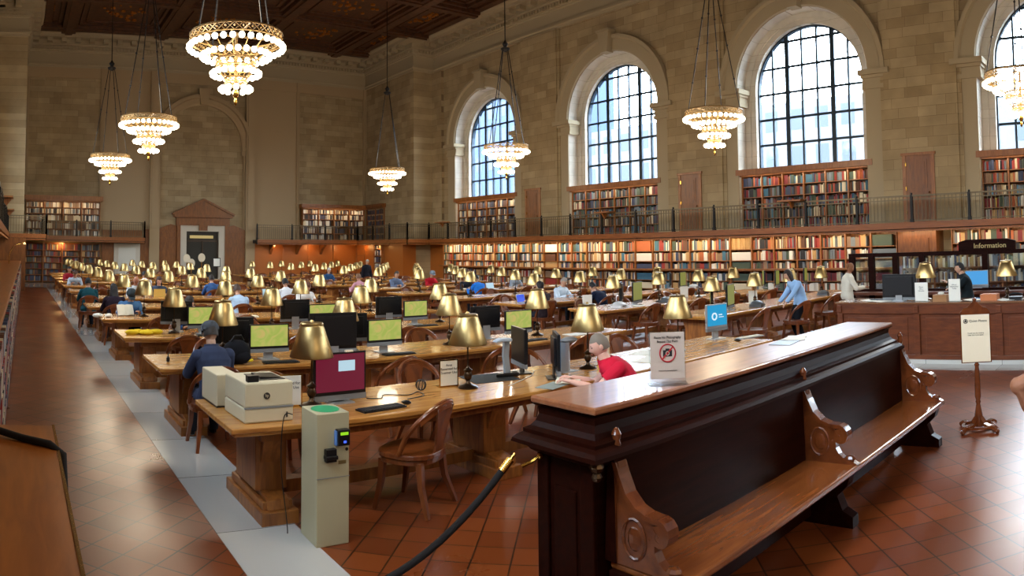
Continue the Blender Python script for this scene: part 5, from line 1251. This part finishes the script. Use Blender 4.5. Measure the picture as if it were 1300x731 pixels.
# glass enclosure behind the desk
ge = thing('glass_enclosure', 'dark wood and glass book enclosure behind the service desk', 'enclosure', (0, 0, 0)); EX = 17.0; EY1 = 7.7
b = MB(); b.box(EX-.06, EX+.06, -5, EY1, 1.66, 1.76); b.box(EX-.06, EX+.06, -5, EY1, .78, .86); b.box(EX-.06, EX+1.6, EY1-.1, EY1, 1.66, 1.74)
for y in (EY1-.06, 7.1, 6.45, 5.75, 4.15, 3.0, 1.4): b.box(EX-.07, EX+.07, y-.07, y+.07, 0, 1.76)
b.build('frame', M['mahog'], ge); b = MB(); b.box(EX-.03, EX+.03, -5, EY1, 0, .8); b.build('lower_panels', M['desk'], ge)
b = MB(); b.box(EX-.005, EX+.005, -5, EY1, .86, 1.66); b.build('glass', M['case_glass'], ge)
b = MB(); b.box(EX-.5, EX-.06, -5, EY1-.2, .74, .8); b.build('ledge', M['desk'], ge)
ig = thing('information_sign', 'dark wooden sign reading Information on the glass enclosure', 'sign', (EX-.06, 4.08, 1.76), -PI/2)
b = MB(); b.box(-.7, .7, -.04, .04, 0, .2); b.prism([(-.72, .2), (.72, .2), (.5, .26), (-.5, .26)], -.05, .05, 'y'); b.build('board', M['mahog'], ig); font_mesh('lettering', 'Information', .17, mat('gilt_letters', (206, 180, 120), .5), ig, (.08, -.045, .1), (PI/2, 0, 0))
# books inside: low shelf in front of right wall replaced by lower cases; small case in the enclosure
bookcase('bookcase', 'bookcase of reference volumes inside the glass enclosure', 18.6, 6.9, -PI/2, 5.6, 0, [.1, .5, .9, 1.3, 1.66], .35, None, bays=6, desc='enclosure case', books=False)
b = MB(); r2 = random.Random(21)
for z in (.5, .9, 1.3):
    y = 6.85
    while y > 1.4:
        th = r2.uniform(.03, .07); b.use(r2.choice([2, 8, 3, 1, 7, 5])).box(18.62, 18.8, y-th, y, z, z+r2.uniform(.22, .33)); y -= th+.002
tag(b.build('reference_books', BM), 'rows of reference books seen through the enclosure glass', 'books', None, 'stuff')
# far lollipop signs by the doorway
for i, (px, py) in enumerate(((237, 328), (256, 327), (243, 334))):
    p = at(px, py, 'y', 38.6-.5*(i == 2)); t = thing('paddle_sign', 'pale round sign on a post before the far doorway, %s from the strip' % ORD[[0, 2, 1][i]], 'sign', (p.x, 38.6-.5*(i == 2), 0), 0, 'round signs by the doorway')
    b = MB(); b.prism([(.2*math.cos(2*PI*k/14), p.z+.24*math.sin(2*PI*k/14)) for k in range(14)], -.015, .015, 'y'); b.build('disc', M['cream'], t); b = MB(); b.lathe([(.14, 0), (.14, .03), (.02, .06), (.02, p.z-.2)], 10); b.build('post', M['brassfit'], t)
p = at(275, 333, 'y', 38.8); t = thing('notice_stand', 'framed white notice standing beside the far doorway', 'sign', (p.x, 38.8, 0)); b = MB(); b.box(-.22, .22, -.02, .02, p.z-.25, p.z+.25); b.build('frame', M['iron'], t); b = MB(); b.box(-.18, .18, -.025, -.02, p.z-.21, p.z+.21); b.build('card', M['paper'], t); b = MB(); b.lathe([(.16, 0), (.16, .03), (.02, .06), (.02, p.z-.25)], 10); b.build('post', M['iron'], t)
# bent picture light beside low counter
cl = thing('counter_lamp', 'thin curved reading light rising over the far counter end', 'lamp', (-.3, 27.5, 1.36)); b = MB(); b.tube([(0, 0, 0), (.02, 0, .4), (.2, 0, .7), (.55, 0, .8)], .015, 8); b.build('arm', M['brassfit'], cl, smooth=1.5); b = MB(); b.lathe([(.05, 0), (.03, .06), (0, .08)], 10, c=(.58, 0, .75), cap=False); b.build('head', M['fixture'], cl)
# shelf lights under the gallery (visible tubes) and their light
def area(x, y, z, sx, sy, w, rot=(0, 0, 0), col=(1, .7, .38), name='light'):
    l = bpy.data.lights.new(name, 'AREA'); l.shape = 'RECTANGLE'; l.size = sx; l.size_y = sy; l.energy = w; l.color = col; o = bpy.data.objects.new(name, l); C.objects.link(o); o.location = (x, y, z); o.rotation_euler = rot; return o
for i, (y0, y1) in enumerate(((26.5, 33), (20, 26), (14, 19.7), (8.5, 13.7), (3, 8.2))):
    b = MB(); b.box(21.72, 21.78, y0, y1, 2.33, 2.38); tag(b.build('shelf_light', M['fixture']), 'thin warm tube light under the gallery edge, %s from the far pier' % ORD[i], 'light', 'shelf tube lights')
    area(21.75, (y0+y1)/2, 2.3, .06, y1-y0, [60, 45, 34, 26, 18][i], (0, -.75, 0), (1, .78, .5))
for i, (x, y) in enumerate(((15.0, 40.5), (17.4, 40.5), (19.4, 40.3), (2.5, 40.5))): plight(x, y, 2.2, 14 if i < 3 else 34, .08, (1, .55, .2))
plight(20.35, 37.5, 2.2, 14, .08, (1, .5, .15)); plight(20.3, 39.5, 2.2, 8, .08, (1, .5, .15))
area(19, YE-.75, 4.5, 3.5, .05, 14, (.5, 0, 0)); area(2.6, YE-.75, 4.5, 3.5, .05, 10, (.5, 0, 0))
for w in (30.4, 21.28, 12.12, 2.97): area(XR_-.12, w, 4.55, .05, 4.8, 16, (0, -.7, 0), (1, .85, .65))
# vestibule / left gallery glow
plight(-.9, 20, 2.2, 12, .1, (1, .6, .25)); plight(-.9, 30, 2.2, 12, .1, (1, .6, .25)); plight(-.9, 10, 2.2, 8, .1, (1, .6, .25))

# ------------------------------------------------------------------ sky and window portals
wd = bpy.data.worlds.new('sky'); bpy.context.scene.world = wd; wd.use_nodes = True
bgn = wd.node_tree.nodes['Background']; bgn.inputs[0].default_value = (.78, .89, 1, 1); bgn.inputs[1].default_value = 29
for X, s in ((XR_, 1), (XL, -1)):
    for w in WY:
        l = bpy.data.lights.new('portal', 'AREA'); l.shape = 'RECTANGLE'; l.size = 5.3; l.size_y = 4.4; l.cycles.is_portal = True
        o = bpy.data.objects.new('portal', l); C.objects.link(o); o.location = (X+s*1.05, w, 7.5); o.rotation_euler = (0, PI/2*s, 0)
sc = bpy.context.scene
sc.view_settings.view_transform = 'Standard'; sc.view_settings.look = 'None'; sc.view_settings.gamma = 1; sc.view_settings.exposure = 0; sc.view_settings.use_curve_mapping = False
sc.cycles.max_bounces = 7; sc.cycles.diffuse_bounces = 2; sc.cycles.glossy_bounces = 3; sc.cycles.transparent_max_bounces = 12; sc.cycles.use_denoising = True
sc.cycles.sample_clamp_indirect = 12
